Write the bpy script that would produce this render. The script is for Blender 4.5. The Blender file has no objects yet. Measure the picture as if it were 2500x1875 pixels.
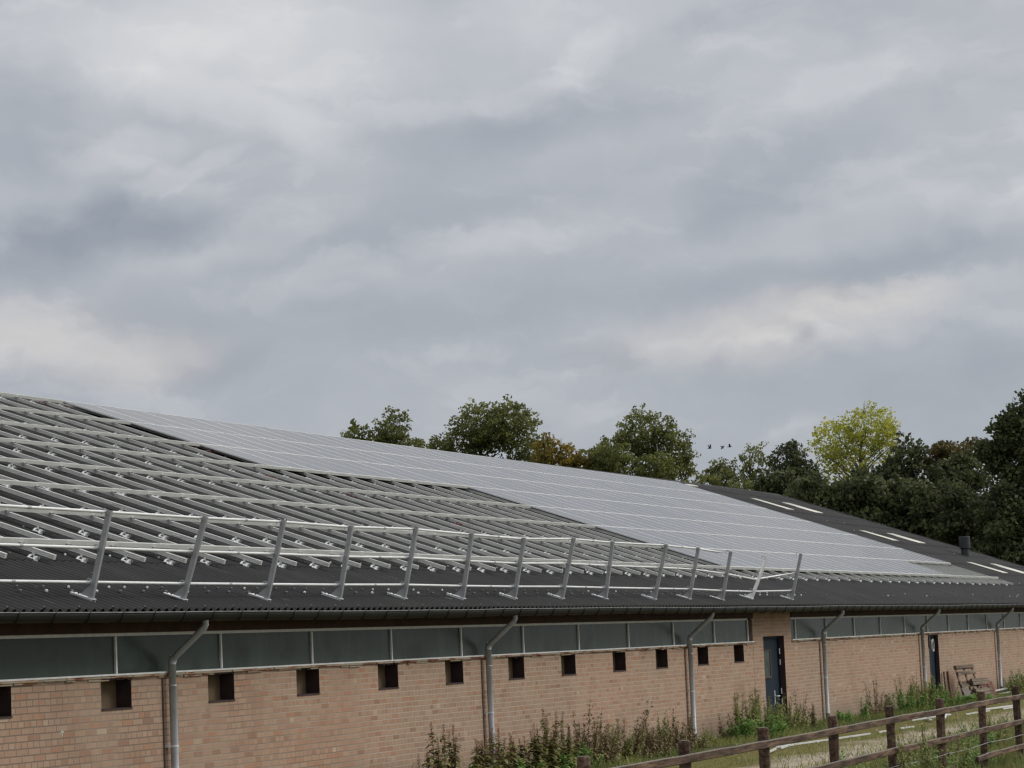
import bpy, math, random
import numpy as np
from mathutils import Vector, Matrix, Quaternion

R = math.radians
SC = bpy.context.scene
COL = SC.collection

# ------------------------------------------------------------------ camera
cam_d = bpy.data.cameras.new('camera')
cam_d.sensor_width = 36.0
cam_d.lens = 92.54
cam_d.clip_start = 0.5
cam_d.clip_end = 4000
cam = bpy.data.objects.new('camera', cam_d)
COL.objects.link(cam)
CR = Vector((0.36938346, -0.92826406, -0.04337846))
CU = Vector((-0.07584822, -0.07664051, 0.99416964))
CF = Vector((0.9261765, 0.36393964, 0.09871691))
m = Matrix((CR, CU, -CF)).transposed().to_4x4()
m.translation = Vector((0.0, -15.268, 1.973))
cam.matrix_world = m
SC.camera = cam

SC.view_settings.view_transform = 'Standard'
SC.view_settings.look = 'None'
SC.view_settings.gamma = 1
SC.view_settings.use_curve_mapping = False
SC.view_settings.exposure = 0.0
SC.cycles.filter_width = 1.4

# ------------------------------------------------------------------ sun
SUN_EL, SUN_AZ = R(38), R(-50)            # azimuth measured from +x towards +y
sd = bpy.data.lights.new('sun', 'SUN')
sd.energy = 1.5
sd.angle = R(22)
sd.color = (1.0, 0.95, 0.88)
sun = bpy.data.objects.new('sun', sd)
COL.objects.link(sun)
sv = Vector((math.cos(SUN_EL) * math.cos(SUN_AZ), math.cos(SUN_EL) * math.sin(SUN_AZ), math.sin(SUN_EL)))
sun.rotation_euler = sv.to_track_quat('Z', 'Y').to_euler()
sun.location = (40, -40, 40)

# ------------------------------------------------------------------ world: overcast sky
CLOUDS = [
    (-28.07, 13.47, 4.01, 1.16, -2.5, 0.16, 0),
    (-27.41, 11.88, 2.85, 0.53, -17.5, 0.11, 0),
    (-29.89, 10.92, 1.34, 0.49, 7.5, 0.12, 0),
    (-28.53, 10.46, 1.25, 0.25, 22.5, 0.09, 0),
    (-31.80, 6.96, 2.67, 0.80, -2.5, 0.17, 1),
    (-16.22, 6.55, 2.94, 0.67, 5.5, 0.15, 1),
    (-13.97, 11.76, 1.34, 0.49, 12.5, 0.11, 0),
    (-19.42, 12.65, 1.07, 0.45, 32.5, 0.1, 0),
    (-20.19, 13.57, 1.78, 0.71, -2.5, 0.06, 0),
    (-25.98, 11.49, 1.25, 0.53, -32.5, 0.06, 0),
    (-29.47, 8.58, 2.23, 0.36, 5.5, 0.07, 0),
    (-13.79, 7.12, 1.78, 0.36, 2.5, 0.05, 1),
    (-29.18, 6.46, 1.43, 0.53, 7.5, 0.06, 1),
    (-21.40, 8.85, 2.67, 0.45, 5.5, 0.04, 0),
    (-10.44, 8.75, 0.80, 0.45, 17.5, 0.06, 0),
    (-25.70, 9.37, 1.07, 0.45, 27.5, 0.04, 0),
    (-31.13, 8.88, 2.67, 0.67, 9.5, -0.2, 0),
    (-29.53, 9.46, 2.50, 0.53, 2.5, -0.12, 0),
    (-27.68, 6.37, 0.98, 0.37, 22.5, -0.13, 0),
    (-29.60, 7.35, 1.78, 0.45, 2.5, -0.07, 0),
    (-31.84, 12.20, 1.16, 1.34, -2.5, -0.08, 0),
    (-32.22, 10.73, 0.98, 0.62, -2.5, -0.07, 0),
    (-15.41, 9.96, 1.96, 0.71, 17.5, -0.12, 0),
    (-20.75, 11.31, 2.94, 0.53, 7.5, -0.1, 0),
    (-14.19, 7.76, 4.64, 0.40, 3.5, -0.09, 0),
    (-15.37, 6.55, 0.62, 0.23, -12.5, -0.15, 0),
    (-15.07, 6.35, 0.36, 0.16, 17.5, -0.13, 0),
    (-19.55, 6.09, 0.98, 0.29, -7.5, -0.1, 0),
    (-18.84, 5.97, 0.45, 0.22, -2.5, -0.08, 0),
    (-10.81, 5.70, 0.98, 0.53, 17.5, -0.12, 0),
    (-23.55, 9.11, 2.94, 0.62, 7.5, -0.07, 0),
    (-17.03, 13.22, 1.78, 0.36, 12.5, -0.05, 0),
    (-16.71, 9.15, 0.71, 0.31, 22.5, -0.1, 0),
    (-11.97, 8.15, 1.78, 0.53, 2.5, -0.07, 0),
    (-23.63, 7.16, 3.57, 0.62, 2.5, -0.06, 0),
    (-19.00, 10.07, 2.67, 0.36, 5.5, -0.03, 0),
    (-24.32, 12.50, 2.67, 0.53, -2.5, 0.05, 0),
    (-22.60, 10.32, 1.78, 0.45, 12.5, -0.05, 0),
]
world = bpy.data.worlds.new('World')
SC.world = world
world.use_nodes = True
wt = world.node_tree
for n in list(wt.nodes):
    wt.nodes.remove(n)

class NT:
    """small helper to write node trees"""
    def __init__(self, t): self.t = t
    def n(self, typ, ins=None, **kw):
        nd = self.t.nodes.new(typ)
        for k, v in kw.items(): setattr(nd, k, v)
        for k, v in (ins or {}).items():
            s = nd.inputs[k]
            if hasattr(v, 'is_output'): self.t.links.new(v, s)
            else: s.default_value = v
        return nd
    def m(self, op, a, b=0.0, c=0.0, clamp=False):
        nd = self.t.nodes.new('ShaderNodeMath'); nd.operation = op; nd.use_clamp = clamp
        for i, v in enumerate((a, b, c)):
            if hasattr(v, 'is_output'): self.t.links.new(v, nd.inputs[i])
            else: nd.inputs[i].default_value = v
        return nd.outputs[0]
    def mix(self, f, a, b, blend='MIX'):
        nd = self.t.nodes.new('ShaderNodeMix'); nd.data_type = 'RGBA'; nd.blend_type = blend
        for s, v in ((nd.inputs[0], f), (nd.inputs[6], a), (nd.inputs[7], b)):
            if hasattr(v, 'is_output'): self.t.links.new(v, s)
            else: s.default_value = v
        return nd.outputs[2]
    def ramp(self, f, stops):
        nd = self.t.nodes.new('ShaderNodeValToRGB')
        el = nd.color_ramp.elements
        while len(el) < len(stops): el.new(0.5)
        for e, (p, c) in zip(el, stops):
            e.position = p
            e.color = c if len(c) == 4 else (*c, 1)
        self.t.links.new(f, nd.inputs[0])
        return nd.outputs[0]
    def link(self, a, b): self.t.links.new(a, b)

w = NT(wt)
tc = w.n('ShaderNodeTexCoord').outputs['Generated']
sep = w.n('ShaderNodeSeparateXYZ', {0: tc})
az = w.m('MULTIPLY', w.m('ARCTAN2', sep.outputs[1], sep.outputs[0]), -180 / math.pi)
el_ = w.m('MULTIPLY', w.m('ARCSINE', sep.outputs[2]), 180 / math.pi)
co = w.n('ShaderNodeCombineXYZ', {0: az, 1: el_, 2: 0.0}).outputs[0]
# soft domain warp so the cloud edges are ragged
nz = w.n('ShaderNodeTexNoise', {'Vector': co, 'Scale': 0.6, 'Detail': 6.0, 'Roughness': 0.55})
wv = w.n('ShaderNodeVectorMath', {0: nz.outputs['Color'], 1: (0.5, 0.5, 0.5)}, operation='SUBTRACT').outputs[0]
wv = w.n('ShaderNodeVectorMath', {0: wv, 1: (2.2, 1.2, 0.0)}, operation='MULTIPLY').outputs[0]
cw = w.n('ShaderNodeVectorMath', {0: co, 1: wv}, operation='ADD').outputs[0]
acc = None
warm = None
for (ca, ce, rx, ry, ang, amp, wm) in CLOUDS:
    mp = w.n('ShaderNodeMapping', {'Vector': cw, 'Location': (ca, ce, 0), 'Rotation': (0, 0, R(ang)), 'Scale': (rx * 1.7, ry * 1.7, 1)}, vector_type='TEXTURE')
    g = w.n('ShaderNodeTexGradient', {'Vector': mp.outputs[0]}, gradient_type='SPHERICAL').outputs['Fac']
    crisp = amp >= 0.09 and ry < 0.62
    if amp < 0 and rx < 1.0: amp *= 0.55
    g = w.n('ShaderNodeMapRange', {'Value': g, 1: 0.16 if crisp else 0.0, 2: 0.62 if crisp else 1.0, 3: 0.0, 4: 0.8 if crisp else 1.0}, interpolation_type='SMOOTHSTEP').outputs[0]
    acc = w.m('MULTIPLY_ADD', g, amp * (1.15 if amp > 0 else 1.35), acc if acc is not None else 0.0)
    if wm:
        warm = w.m('MULTIPLY_ADD', g, 1.0, warm if warm is not None else 0.0)
# streaky overall structure, rising slightly to the right
mp = w.n('ShaderNodeMapping', {'Vector': cw, 'Rotation': (0, 0, R(7)), 'Scale': (0.10, 0.42, 1)}, vector_type='POINT')
n1 = w.n('ShaderNodeTexNoise', {'Vector': mp.outputs[0], 'Scale': 1.0, 'Detail': 6.0, 'Roughness': 0.5}).outputs['Fac']
acc = w.m('MULTIPLY_ADD', w.m('SUBTRACT', n1, 0.5), 0.30, acc)
n2 = w.n('ShaderNodeTexNoise', {'Vector': cw, 'Scale': 0.55, 'Detail': 5.0, 'Roughness': 0.55}).outputs['Fac']
acc = w.m('MULTIPLY_ADD', w.m('SUBTRACT', n2, 0.5), 0.12, acc)
# layered cloud edges: a thresholded, ragged noise gives crisp upper rims that fade below
def rim(scale, lo, hi, amp, off):
    global acc
    mp_ = w.n('ShaderNodeMapping', {'Vector': cw, 'Location': off, 'Rotation': (0, 0, R(9)), 'Scale': scale}, vector_type='POINT').outputs[0]
    a = w.n('ShaderNodeTexNoise', {'Vector': mp_, 'Scale': 1.0, 'Detail': 7.0, 'Roughness': 0.58}).outputs['Fac']
    mp2_ = w.n('ShaderNodeMapping', {'Vector': cw, 'Location': (off[0] - 0.02, off[1] + 0.17, 0), 'Rotation': (0, 0, R(9)), 'Scale': scale}, vector_type='POINT').outputs[0]
    b = w.n('ShaderNodeTexNoise', {'Vector': mp2_, 'Scale': 1.0, 'Detail': 3.0, 'Roughness': 0.5}).outputs['Fac']
    e = w.n('ShaderNodeMapRange', {'Value': a, 1: lo, 2: hi}, interpolation_type='SMOOTHSTEP').outputs[0]
    f_ = w.m('MULTIPLY', e, w.n('ShaderNodeMapRange', {'Value': b, 1: hi + .10, 2: lo - .02}, interpolation_type='SMOOTHSTEP').outputs[0])
    acc = w.m('MULTIPLY_ADD', f_, amp, acc)
    acc = w.m('MULTIPLY_ADD', e, -amp * 0.38, acc)
rim((0.12, 0.30, 1), 0.49, 0.57, 0.13, (3.1, 1.7, 0))
rim((0.24, 0.60, 1), 0.54, 0.60, 0.055, (7.3, 4.2, 0))
# elevation: slightly darker towards the horizon, brighter overhead
acc = w.m('MULTIPLY_ADD', w.m('SUBTRACT', w.m('MINIMUM', el_, 16.0), 7.0), 0.016, acc)
val = w.m('ADD', acc, 0.52)
up = w.n('ShaderNodeMapRange', {'Value': el_, 1: 14.0, 2: 75.0, 3: 1.0, 4: 1.8}, interpolation_type='SMOOTHSTEP').outputs[0]
rgb = w.ramp(val, [(0.0, (0.23, 0.265, 0.32)), (0.30, (0.335, 0.37, 0.425)), (0.5, (0.43, 0.458, 0.505)), (0.72, (0.60, 0.618, 0.65)), (0.95, (0.77, 0.775, 0.775))])
wf = w.m('MULTIPLY', w.m('MINIMUM', warm, 1.0), 0.55)
rgb = w.mix(wf, rgb, w.mix(1.0, rgb, (1.10, 1.01, 0.93, 1), 'MULTIPLY'))
# the cloud deck glows more towards the hidden sun and overhead, as it does physically
dt = w.n('ShaderNodeVectorMath', {0: tc, 1: tuple(sv)}, operation='DOT_PRODUCT').outputs['Value']
glow = w.n('ShaderNodeMapRange', {'Value': dt, 1: 0.45, 2: 1.0, 3: 1.0, 4: 1.9}, interpolation_type='SMOOTHSTEP').outputs[0]
up = w.m('MULTIPLY', up, glow)
upc = w.n('ShaderNodeVectorMath', {0: (1.02, 1.0, 0.97), 1: up}, operation='MULTIPLY').outputs[0]
lowf = w.n('ShaderNodeMapRange', {'Value': up, 1: 1.0, 2: 1.1}).outputs[0]
rgb = w.mix(lowf, rgb, w.n('ShaderNodeVectorMath', {0: rgb, 1: upc}, operation='MULTIPLY').outputs[0])
sky = w.n('ShaderNodeTexSky', sky_type='NISHITA', sun_disc=False, sun_elevation=SUN_EL, sun_rotation=math.pi / 2 - SUN_AZ)
bg1 = w.n('ShaderNodeBackground', {'Color': sky.outputs[0], 'Strength': 0.05})
bg2 = w.n('ShaderNodeBackground', {'Color': rgb, 'Strength': 1.0})
mx = w.n('ShaderNodeMixShader', {0: 0.93, 1: bg1.outputs[0], 2: bg2.outputs[0]})
wo = w.n('ShaderNodeOutputWorld')
w.link(mx.outputs[0], wo.inputs[0])

# ------------------------------------------------------------------ materials
def mat(name, base=(0.5, 0.5, 0.5), rough=0.7, metal=0.0, noise=None, bump=None, spec=0.5, coords='Object'):
    """noise = (scale, color2, contrast) variation; bump = (scale, strength)"""
    mt = bpy.data.materials.new(name); mt.use_nodes = True
    t = NT(mt.node_tree); b = mt.node_tree.nodes['Principled BSDF']
    b.inputs['Roughness'].default_value = rough
    b.inputs['Metallic'].default_value = metal
    b.inputs['Specular IOR Level'].default_value = spec
    b.inputs['Base Color'].default_value = (*base, 1)
    cc = t.n('ShaderNodeTexCoord').outputs[coords]
    if noise:
        f = t.n('ShaderNodeTexNoise', {'Vector': cc, 'Scale': noise[0], 'Detail': 6.0, 'Roughness': 0.6}).outputs['Fac']
        lo, hi = 0.5 - 0.5 / noise[2], 0.5 + 0.5 / noise[2]
        c = t.ramp(f, [(max(lo, 0), base), (min(hi, 1), noise[1])])
        t.link(c, b.inputs['Base Color'])
    if bump:
        f = t.n('ShaderNodeTexNoise', {'Vector': cc, 'Scale': bump[0], 'Detail': 5.0}).outputs['Fac']
        bp = t.n('ShaderNodeBump', {'Height': f, 'Strength': bump[1], 'Distance': 0.02})
        t.link(bp.outputs[0], b.inputs['Normal'])
    return mt

def brick_mat():
    mt = bpy.data.materials.new('brick'); mt.use_nodes = True
    t = NT(mt.node_tree); b = mt.node_tree.nodes['Principled BSDF']
    b.inputs['Roughness'].default_value = 0.92
    b.inputs['Specular IOR Level'].default_value = 0.2
    oc = t.n('ShaderNodeTexCoord').outputs['Object']
    s = t.n('ShaderNodeSeparateXYZ', {0: oc})
    # a little waviness of the courses
    wn = t.n('ShaderNodeTexNoise', {'Vector': oc, 'Scale': 1.3, 'Detail': 3.0}).outputs['Fac']
    zz = t.m('MULTIPLY_ADD', t.m('SUBTRACT', wn, 0.5), 0.012, s.outputs[2])
    uv = t.n('ShaderNodeCombineXYZ', {0: t.m('ADD', s.outputs[0], s.outputs[1]), 1: zz, 2: 0.0}).outputs[0]
    def bricks(off, sq, sf):
        return t.n('ShaderNodeTexBrick', {'Vector': uv, 'Color1': (0, 0, 0, 1), 'Color2': (1, 1, 1, 1), 'Mortar': (0.5, 0.5, 0.5, 1), 'Scale': 1.0,
                   'Mortar Size': 0.0085, 'Mortar Smooth': 0.35, 'Bias': 0.0, 'Brick Width': 0.235, 'Row Height': 0.0735},
                   offset=off, offset_frequency=2, squash=sq, squash_frequency=sf)
    br = bricks(0.46, 0.52, 3)
    f = br.outputs['Color']
    c = t.ramp(f, [(0.0, (0.30, 0.180, 0.125)), (0.08, (0.42, 0.228, 0.140)), (0.2, (0.375, 0.235, 0.160)), (0.5, (0.405, 0.262, 0.180)), (0.8, (0.42, 0.288, 0.202)), (0.97, (0.43, 0.270, 0.178)), (1.0, (0.50, 0.38, 0.27))])
    # regional tint: some areas redder, some greyer, some sooty
    n1 = t.n('ShaderNodeTexNoise', {'Vector': oc, 'Scale': 0.33, 'Detail': 3.0}).outputs['Fac']
    c = t.mix(t.n('ShaderNodeMapRange', {'Value': n1, 1: 0.35, 2: 0.65}).outputs[0], c, t.mix(1.0, c, (0.88, 0.93, 0.95, 1), 'MULTIPLY'))
    n3 = t.n('ShaderNodeTexNoise', {'Vector': oc, 'Scale': 9.0, 'Detail': 6.0, 'Roughness': 0.7}).outputs['Fac']
    c = t.mix(t.n('ShaderNodeMapRange', {'Value': n3, 1: 0.35, 2: 0.8, 3: 0.0, 4: 0.30}).outputs[0], c, (0.18, 0.12, 0.095, 1))
    # pale vertical wash-down streaks and a grey-green damp foot
    sv_ = t.n('ShaderNodeMapping', {'Vector': oc, 'Scale': (1.6, 1.0, 0.22)}).outputs[0]
    n4 = t.n('ShaderNodeTexNoise', {'Vector': sv_, 'Scale': 1.4, 'Detail': 5.0, 'Roughness': 0.6}).outputs['Fac']
    c = t.mix(t.n('ShaderNodeMapRange', {'Value': n4, 1: 0.52, 2: 0.78, 3: 0.0, 4: 0.4}).outputs[0], c, (0.42, 0.31, 0.24, 1))
    mort = t.mix(t.n('ShaderNodeMapRange', {'Value': t.m('ADD', n1, t.m('MULTIPLY', t.m('SUBTRACT', s.outputs[0], 29.0), 0.06)), 1: 0.42, 2: 0.62}).outputs[0], (0.19, 0.150, 0.115, 1), (0.43, 0.352, 0.275, 1))
    c = t.mix(t.m('MULTIPLY', br.outputs['Fac'], 0.92), c, mort)
    n5 = t.n('ShaderNodeTexNoise', {'Vector': oc, 'Scale': 0.9, 'Detail': 7.0, 'Roughness': 0.6}).outputs['Fac']
    c = t.mix(t.n('ShaderNodeMapRange', {'Value': n5, 1: 0.54, 2: 0.72, 3: 0.0, 4: 0.38}).outputs[0], c, (0.17, 0.105, 0.080, 1))
    foot = t.n('ShaderNodeMapRange', {'Value': t.m('MULTIPLY_ADD', n1, 0.5, s.outputs[2]), 1: 0.28, 2: 0.75, 3: 0.55, 4: 0.0}).outputs[0]
    c = t.mix(foot, c, (0.17, 0.155, 0.105, 1))
    t.link(c, b.inputs['Base Color'])
    h = t.m('SUBTRACT', t.m('MULTIPLY', n3, 0.35), br.outputs['Fac'])
    bp = t.n('ShaderNodeBump', {'Height': h, 'Strength': 0.45, 'Distance': 0.008})
    t.link(bp.outputs[0], b.inputs['Normal'])
    return mt

def roof_mat():
    mt = bpy.data.materials.new('fibre_cement'); mt.use_nodes = True
    t = NT(mt.node_tree); b = mt.node_tree.nodes['Principled BSDF']
    b.inputs['Roughness'].default_value = 0.78
    b.inputs['Specular IOR Level'].default_value = 0.2
    oc = t.n('ShaderNodeTexCoord').outputs['Object']
    mp = t.n('ShaderNodeMapping', {'Vector': oc, 'Scale': (1.0, 0.25, 0.25)}).outputs[0]
    n1 = t.n('ShaderNodeTexNoise', {'Vector': mp, 'Scale': 2.0, 'Detail': 8.0, 'Roughness': 0.65}).outputs['Fac']
    c = t.ramp(n1, [(0.3, (0.015, 0.015, 0.016)), (0.55, (0.025, 0.025, 0.026)), (0.75, (0.042, 0.042, 0.041))])
    # scuffs: short pale scratches lying along the crests
    mp2 = t.n('ShaderNodeMapping', {'Vector': oc, 'Scale': (9.0, 1.6, 1.6)}).outputs[0]
    n2 = t.n('ShaderNodeTexNoise', {'Vector': mp2, 'Scale': 1.5, 'Detail': 7.0, 'Roughness': 0.7}).outputs['Fac']
    c = t.mix(t.n('ShaderNodeMapRange', {'Value': n2, 1: 0.66, 2: 0.74, 3: 0.0, 4: 0.75}).outputs[0], c, (0.26, 0.255, 0.25, 1))
    s = t.n('ShaderNodeSeparateXYZ', {0: oc})
    eave = t.n('ShaderNodeMapRange', {'Value': t.m('MULTIPLY_ADD', n1, 0.25, s.outputs[2]), 1: 2.62, 2: 2.82, 3: 0.5, 4: 0.0}).outputs[0]
    c = t.mix(eave, c, (0.038, 0.043, 0.036, 1))
    t.link(c, b.inputs['Base Color'])
    bp = t.n('ShaderNodeBump', {'Height': n2, 'Strength': 0.12, 'Distance': 0.01})
    t.link(bp.outputs[0], b.inputs['Normal'])
    return mt

def alu_mat(name, base, rough, metal):
    mt = bpy.data.materials.new(name); mt.use_nodes = True
    t = NT(mt.node_tree); b = mt.node_tree.nodes['Principled BSDF']
    oc = t.n('ShaderNodeTexCoord').outputs['Object']
    mp = t.n('ShaderNodeMapping', {'Vector': oc, 'Scale': (1.0, 1.0, 6.0)}).outputs[0]
    n = t.n('ShaderNodeTexNoise', {'Vector': mp, 'Scale': 3.0, 'Detail': 7.0, 'Roughness': 0.6}).outputs['Fac']
    c = t.ramp(n, [(0.3, tuple(v * 0.82 for v in base)), (0.7, base)])
    t.link(c, b.inputs['Base Color'])
    b.inputs['Metallic'].default_value = metal
    t.link(t.n('ShaderNodeMapRange', {'Value': n, 1: 0.3, 2: 0.7, 3: rough - 0.06, 4: rough + 0.08}).outputs[0], b.inputs['Roughness'])
    return mt

def sill_mat():
    mt = bpy.data.materials.new('flaking_sill'); mt.use_nodes = True
    t = NT(mt.node_tree); b = mt.node_tree.nodes['Principled BSDF']
    b.inputs['Roughness'].default_value = 0.85
    oc = t.n('ShaderNodeTexCoord').outputs['Object']
    mp = t.n('ShaderNodeMapping', {'Vector': oc, 'Scale': (1.0, 3.0, 9.0)}).outputs[0]
    n = t.n('ShaderNodeTexNoise', {'Vector': mp, 'Scale': 2.2, 'Detail': 8.0, 'Roughness': 0.62}).outputs['Fac']
    c = t.ramp(n, [(0.34, (0.07, 0.020, 0.012)), (0.44, (0.22, 0.085, 0.035)), (0.50, (0.36, 0.27, 0.18)), (0.60, (0.33, 0.29, 0.22)), (0.72, (0.16, 0.10, 0.06))])
    t.link(c, b.inputs['Base Color'])
    bp = t.n('ShaderNodeBump', {'Height': n, 'Strength': 0.8, 'Distance': 0.02})
    t.link(bp.outputs[0], b.inputs['Normal'])
    return mt

def glass_mat():
    mt = bpy.data.materials.new('dusty_glass'); mt.use_nodes = True
    t = NT(mt.node_tree); b = mt.node_tree.nodes['Principled BSDF']
    oc = t.n('ShaderNodeTexCoord').outputs['Object']
    mp = t.n('ShaderNodeMapping', {'Vector': oc, 'Scale': (0.8, 1.0, 0.35)}).outputs[0]
    n = t.n('ShaderNodeTexNoise', {'Vector': mp, 'Scale': 3.0, 'Detail': 6.0, 'Roughness': 0.6}).outputs['Fac']
    s = t.n('ShaderNodeSeparateXYZ', {0: oc})
    dust = t.n('ShaderNodeMapRange', {'Value': t.m('MULTIPLY_ADD', n, 0.25, t.m('MULTIPLY', s.outputs[2], -1)), 1: -2.2, 2: -1.65, 3: 0.0, 4: 1.0}).outputs[0]
    c = t.mix(t.m('MULTIPLY', dust, 0.85), (0.020, 0.027, 0.021, 1), (0.055, 0.068, 0.055, 1))
    c = t.mix(t.n('ShaderNodeMapRange', {'Value': n, 1: 0.50, 2: 0.75, 3: 0.0, 4: 0.75}).outputs[0], c, (0.085, 0.100, 0.083, 1))
    rnd = t.n('ShaderNodeObjectInfo').outputs['Random']
    c = t.mix(t.m('MULTIPLY', rnd, 0.45), c, (0.060, 0.085, 0.068, 1))
    mp3 = t.n('ShaderNodeMapping', {'Vector': oc, 'Scale': (1.0, 1.0, 1.5), 'Location': (3.3, 1.1, 0)}).outputs[0]
    nb = t.n('ShaderNodeTexNoise', {'Vector': mp3, 'Scale': 1.2, 'Detail': 3.0}).outputs['Fac']
    c = t.mix(t.n('ShaderNodeMapRange', {'Value': nb, 1: 0.52, 2: 0.70, 3: 0.0, 4: 0.7}).outputs[0], c, (0.013, 0.017, 0.013, 1))
    t.link(c, b.inputs['Base Color'])
    b.inputs['Roughness'].default_value = 0.25
    b.inputs['Specular IOR Level'].default_value = 0.13
    return mt

def panel_mat():
    mt = bpy.data.materials.new('panel_glass'); mt.use_nodes = True
    t = NT(mt.node_tree); b = mt.node_tree.nodes['Principled BSDF']
    oc = t.n('ShaderNodeTexCoord').outputs['Object']
    n = t.n('ShaderNodeTexNoise', {'Vector': oc, 'Scale': 0.8, 'Detail': 3.0}).outputs['Fac']
    t.link(t.mix(n, (0.024, 0.024, 0.026, 1), (0.036, 0.035, 0.036, 1)), b.inputs['Base Color'])
    b.inputs['Roughness'].default_value = 0.16
    b.inputs['IOR'].default_value = 1.5
    b.inputs['Coat Weight'].default_value = 0.15
    b.inputs['Coat Roughness'].default_value = 0.25
    return mt

def wood_mat(name, a, b_, scale=3.0, wet=None):
    mt = bpy.data.materials.new(name); mt.use_nodes = True
    t = NT(mt.node_tree); b = mt.node_tree.nodes['Principled BSDF']
    b.inputs['Roughness'].default_value = 0.85
    b.inputs['Specular IOR Level'].default_value = 0.25
    oc = t.n('ShaderNodeTexCoord').outputs['Object']
    mp = t.n('ShaderNodeMapping', {'Vector': oc, 'Scale': (0.5, 5.0, 5.0)}).outputs[0]
    n = t.n('ShaderNodeTexNoise', {'Vector': mp, 'Scale': scale, 'Detail': 8.0, 'Roughness': 0.65}).outputs['Fac']
    n2 = t.n('ShaderNodeTexNoise', {'Vector': oc, 'Scale': 0.9, 'Detail': 3.0}).outputs['Fac']
    c = t.ramp(n, [(0.40, a), (0.62, b_)])
    c = t.mix(t.n('ShaderNodeMapRange', {'Value': n2, 1: 0.4, 2: 0.65, 3: 0.0, 4: 0.6}).outputs[0], c, wet or (*[v * 0.6 for v in a], 1))
    # grey top highlight put into the colour of faces that look up
    gn = t.n('ShaderNodeSeparateXYZ', {0: t.n('ShaderNodeNewGeometry').outputs['Normal']})
    c = t.mix(t.n('ShaderNodeMapRange', {'Value': gn.outputs[2], 1: 0.5, 2: 0.9, 3: 0.0, 4: 0.8}).outputs[0], c, (0.20, 0.19, 0.17, 1))
    t.link(c, b.inputs['Base Color'])
    bp = t.n('ShaderNodeBump', {'Height': n, 'Strength': 0.5, 'Distance': 0.012})
    t.link(bp.outputs[0], b.inputs['Normal'])
    return mt

def leaf_mat(name, cols, transl=0.3):
    """cols: list of (pos, colour); every leaf island takes its own colour"""
    mt = bpy.data.materials.new(name); mt.use_nodes = True
    t = NT(mt.node_tree); nt = mt.node_tree
    b = nt.nodes['Principled BSDF']; out = nt.nodes['Material Output']
    b.inputs['Roughness'].default_value = 0.6
    b.inputs['Specular IOR Level'].default_value = 0.25
    r = t.n('ShaderNodeNewGeometry').outputs['Random Per Island']
    oc = t.n('ShaderNodeTexCoord').outputs['Object']
    n = t.n('ShaderNodeTexNoise', {'Vector': oc, 'Scale': 0.45, 'Detail': 2.0}).outputs['Fac']
    f = t.m('ADD', t.m('MULTIPLY', r, 0.55), t.m('MULTIPLY', t.n('ShaderNodeMapRange', {'Value': n, 1: 0.3, 2: 0.7}).outputs[0], 0.45))
    c = t.ramp(f, cols)
    t.link(c, b.inputs['Base Color'])
    tr = t.n('ShaderNodeBsdfTranslucent', {'Color': c})
    mx = t.n('ShaderNodeMixShader', {0: transl, 1: b.outputs[0], 2: tr.outputs[0]})
    t.link(mx.outputs[0], out.inputs[0])
    return mt

def ground_mat():
    mt = bpy.data.materials.new('yard_ground'); mt.use_nodes = True
    t = NT(mt.node_tree); b = mt.node_tree.nodes['Principled BSDF']
    b.inputs['Roughness'].default_value = 0.95
    b.inputs['Specular IOR Level'].default_value = 0.15
    oc = t.n('ShaderNodeTexCoord').outputs['Object']
    s = t.n('ShaderNodeSeparateXYZ', {0: oc})
    n1 = t.n('ShaderNodeTexNoise', {'Vector': oc, 'Scale': 0.55, 'Detail': 7.0, 'Roughness': 0.6}).outputs['Fac']
    n2 = t.n('ShaderNodeTexNoise', {'Vector': oc, 'Scale': 5.0, 'Detail': 8.0, 'Roughness': 0.7}).outputs['Fac']
    moss = t.ramp(n2, [(0.3, (0.060, 0.055, 0.018)), (0.5, (0.125, 0.105, 0.030)), (0.7, (0.16, 0.14, 0.055))])
    earth = t.ramp(n2, [(0.3, (0.20, 0.16, 0.12)), (0.55, (0.36, 0.30, 0.23)), (0.75, (0.46, 0.40, 0.33))])
    grass = t.ramp(n2, [(0.3, (0.030, 0.040, 0.013)), (0.7, (0.085, 0.095, 0.035))])
    n6 = t.n('ShaderNodeTexNoise', {'Vector': oc, 'Scale': 1.3, 'Detail': 6.0, 'Roughness': 0.65}).outputs['Fac']
    earth = t.mix(t.n('ShaderNodeMapRange', {'Value': n6, 1: 0.56, 2: 0.68, 3: 0.0, 4: 0.6}).outputs[0], earth, (0.13, 0.115, 0.045, 1))
    y = t.m('MULTIPLY_ADD', t.m('SUBTRACT', n1, 0.5), 2.6, s.outputs[1])
    f1 = t.n('ShaderNodeMapRange', {'Value': y, 1: -3.3, 2: -4.1}).outputs[0]
    f2 = t.n('ShaderNodeMapRange', {'Value': y, 1: -4.9, 2: -5.6}).outputs[0]
    c = t.mix(f1, moss, earth)
    c = t.mix(f2, c, grass)
    c = t.mix(t.n('ShaderNodeMapRange', {'Value': y, 1: -1.6, 2: -1.0}).outputs[0], c, grass)
    t.link(c, b.inputs['Base Color'])
    bp = t.n('ShaderNodeBump', {'Height': n2, 'Strength': 0.8, 'Distance': 0.05})
    t.link(bp.outputs[0], b.inputs['Normal'])
    return mt

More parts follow.
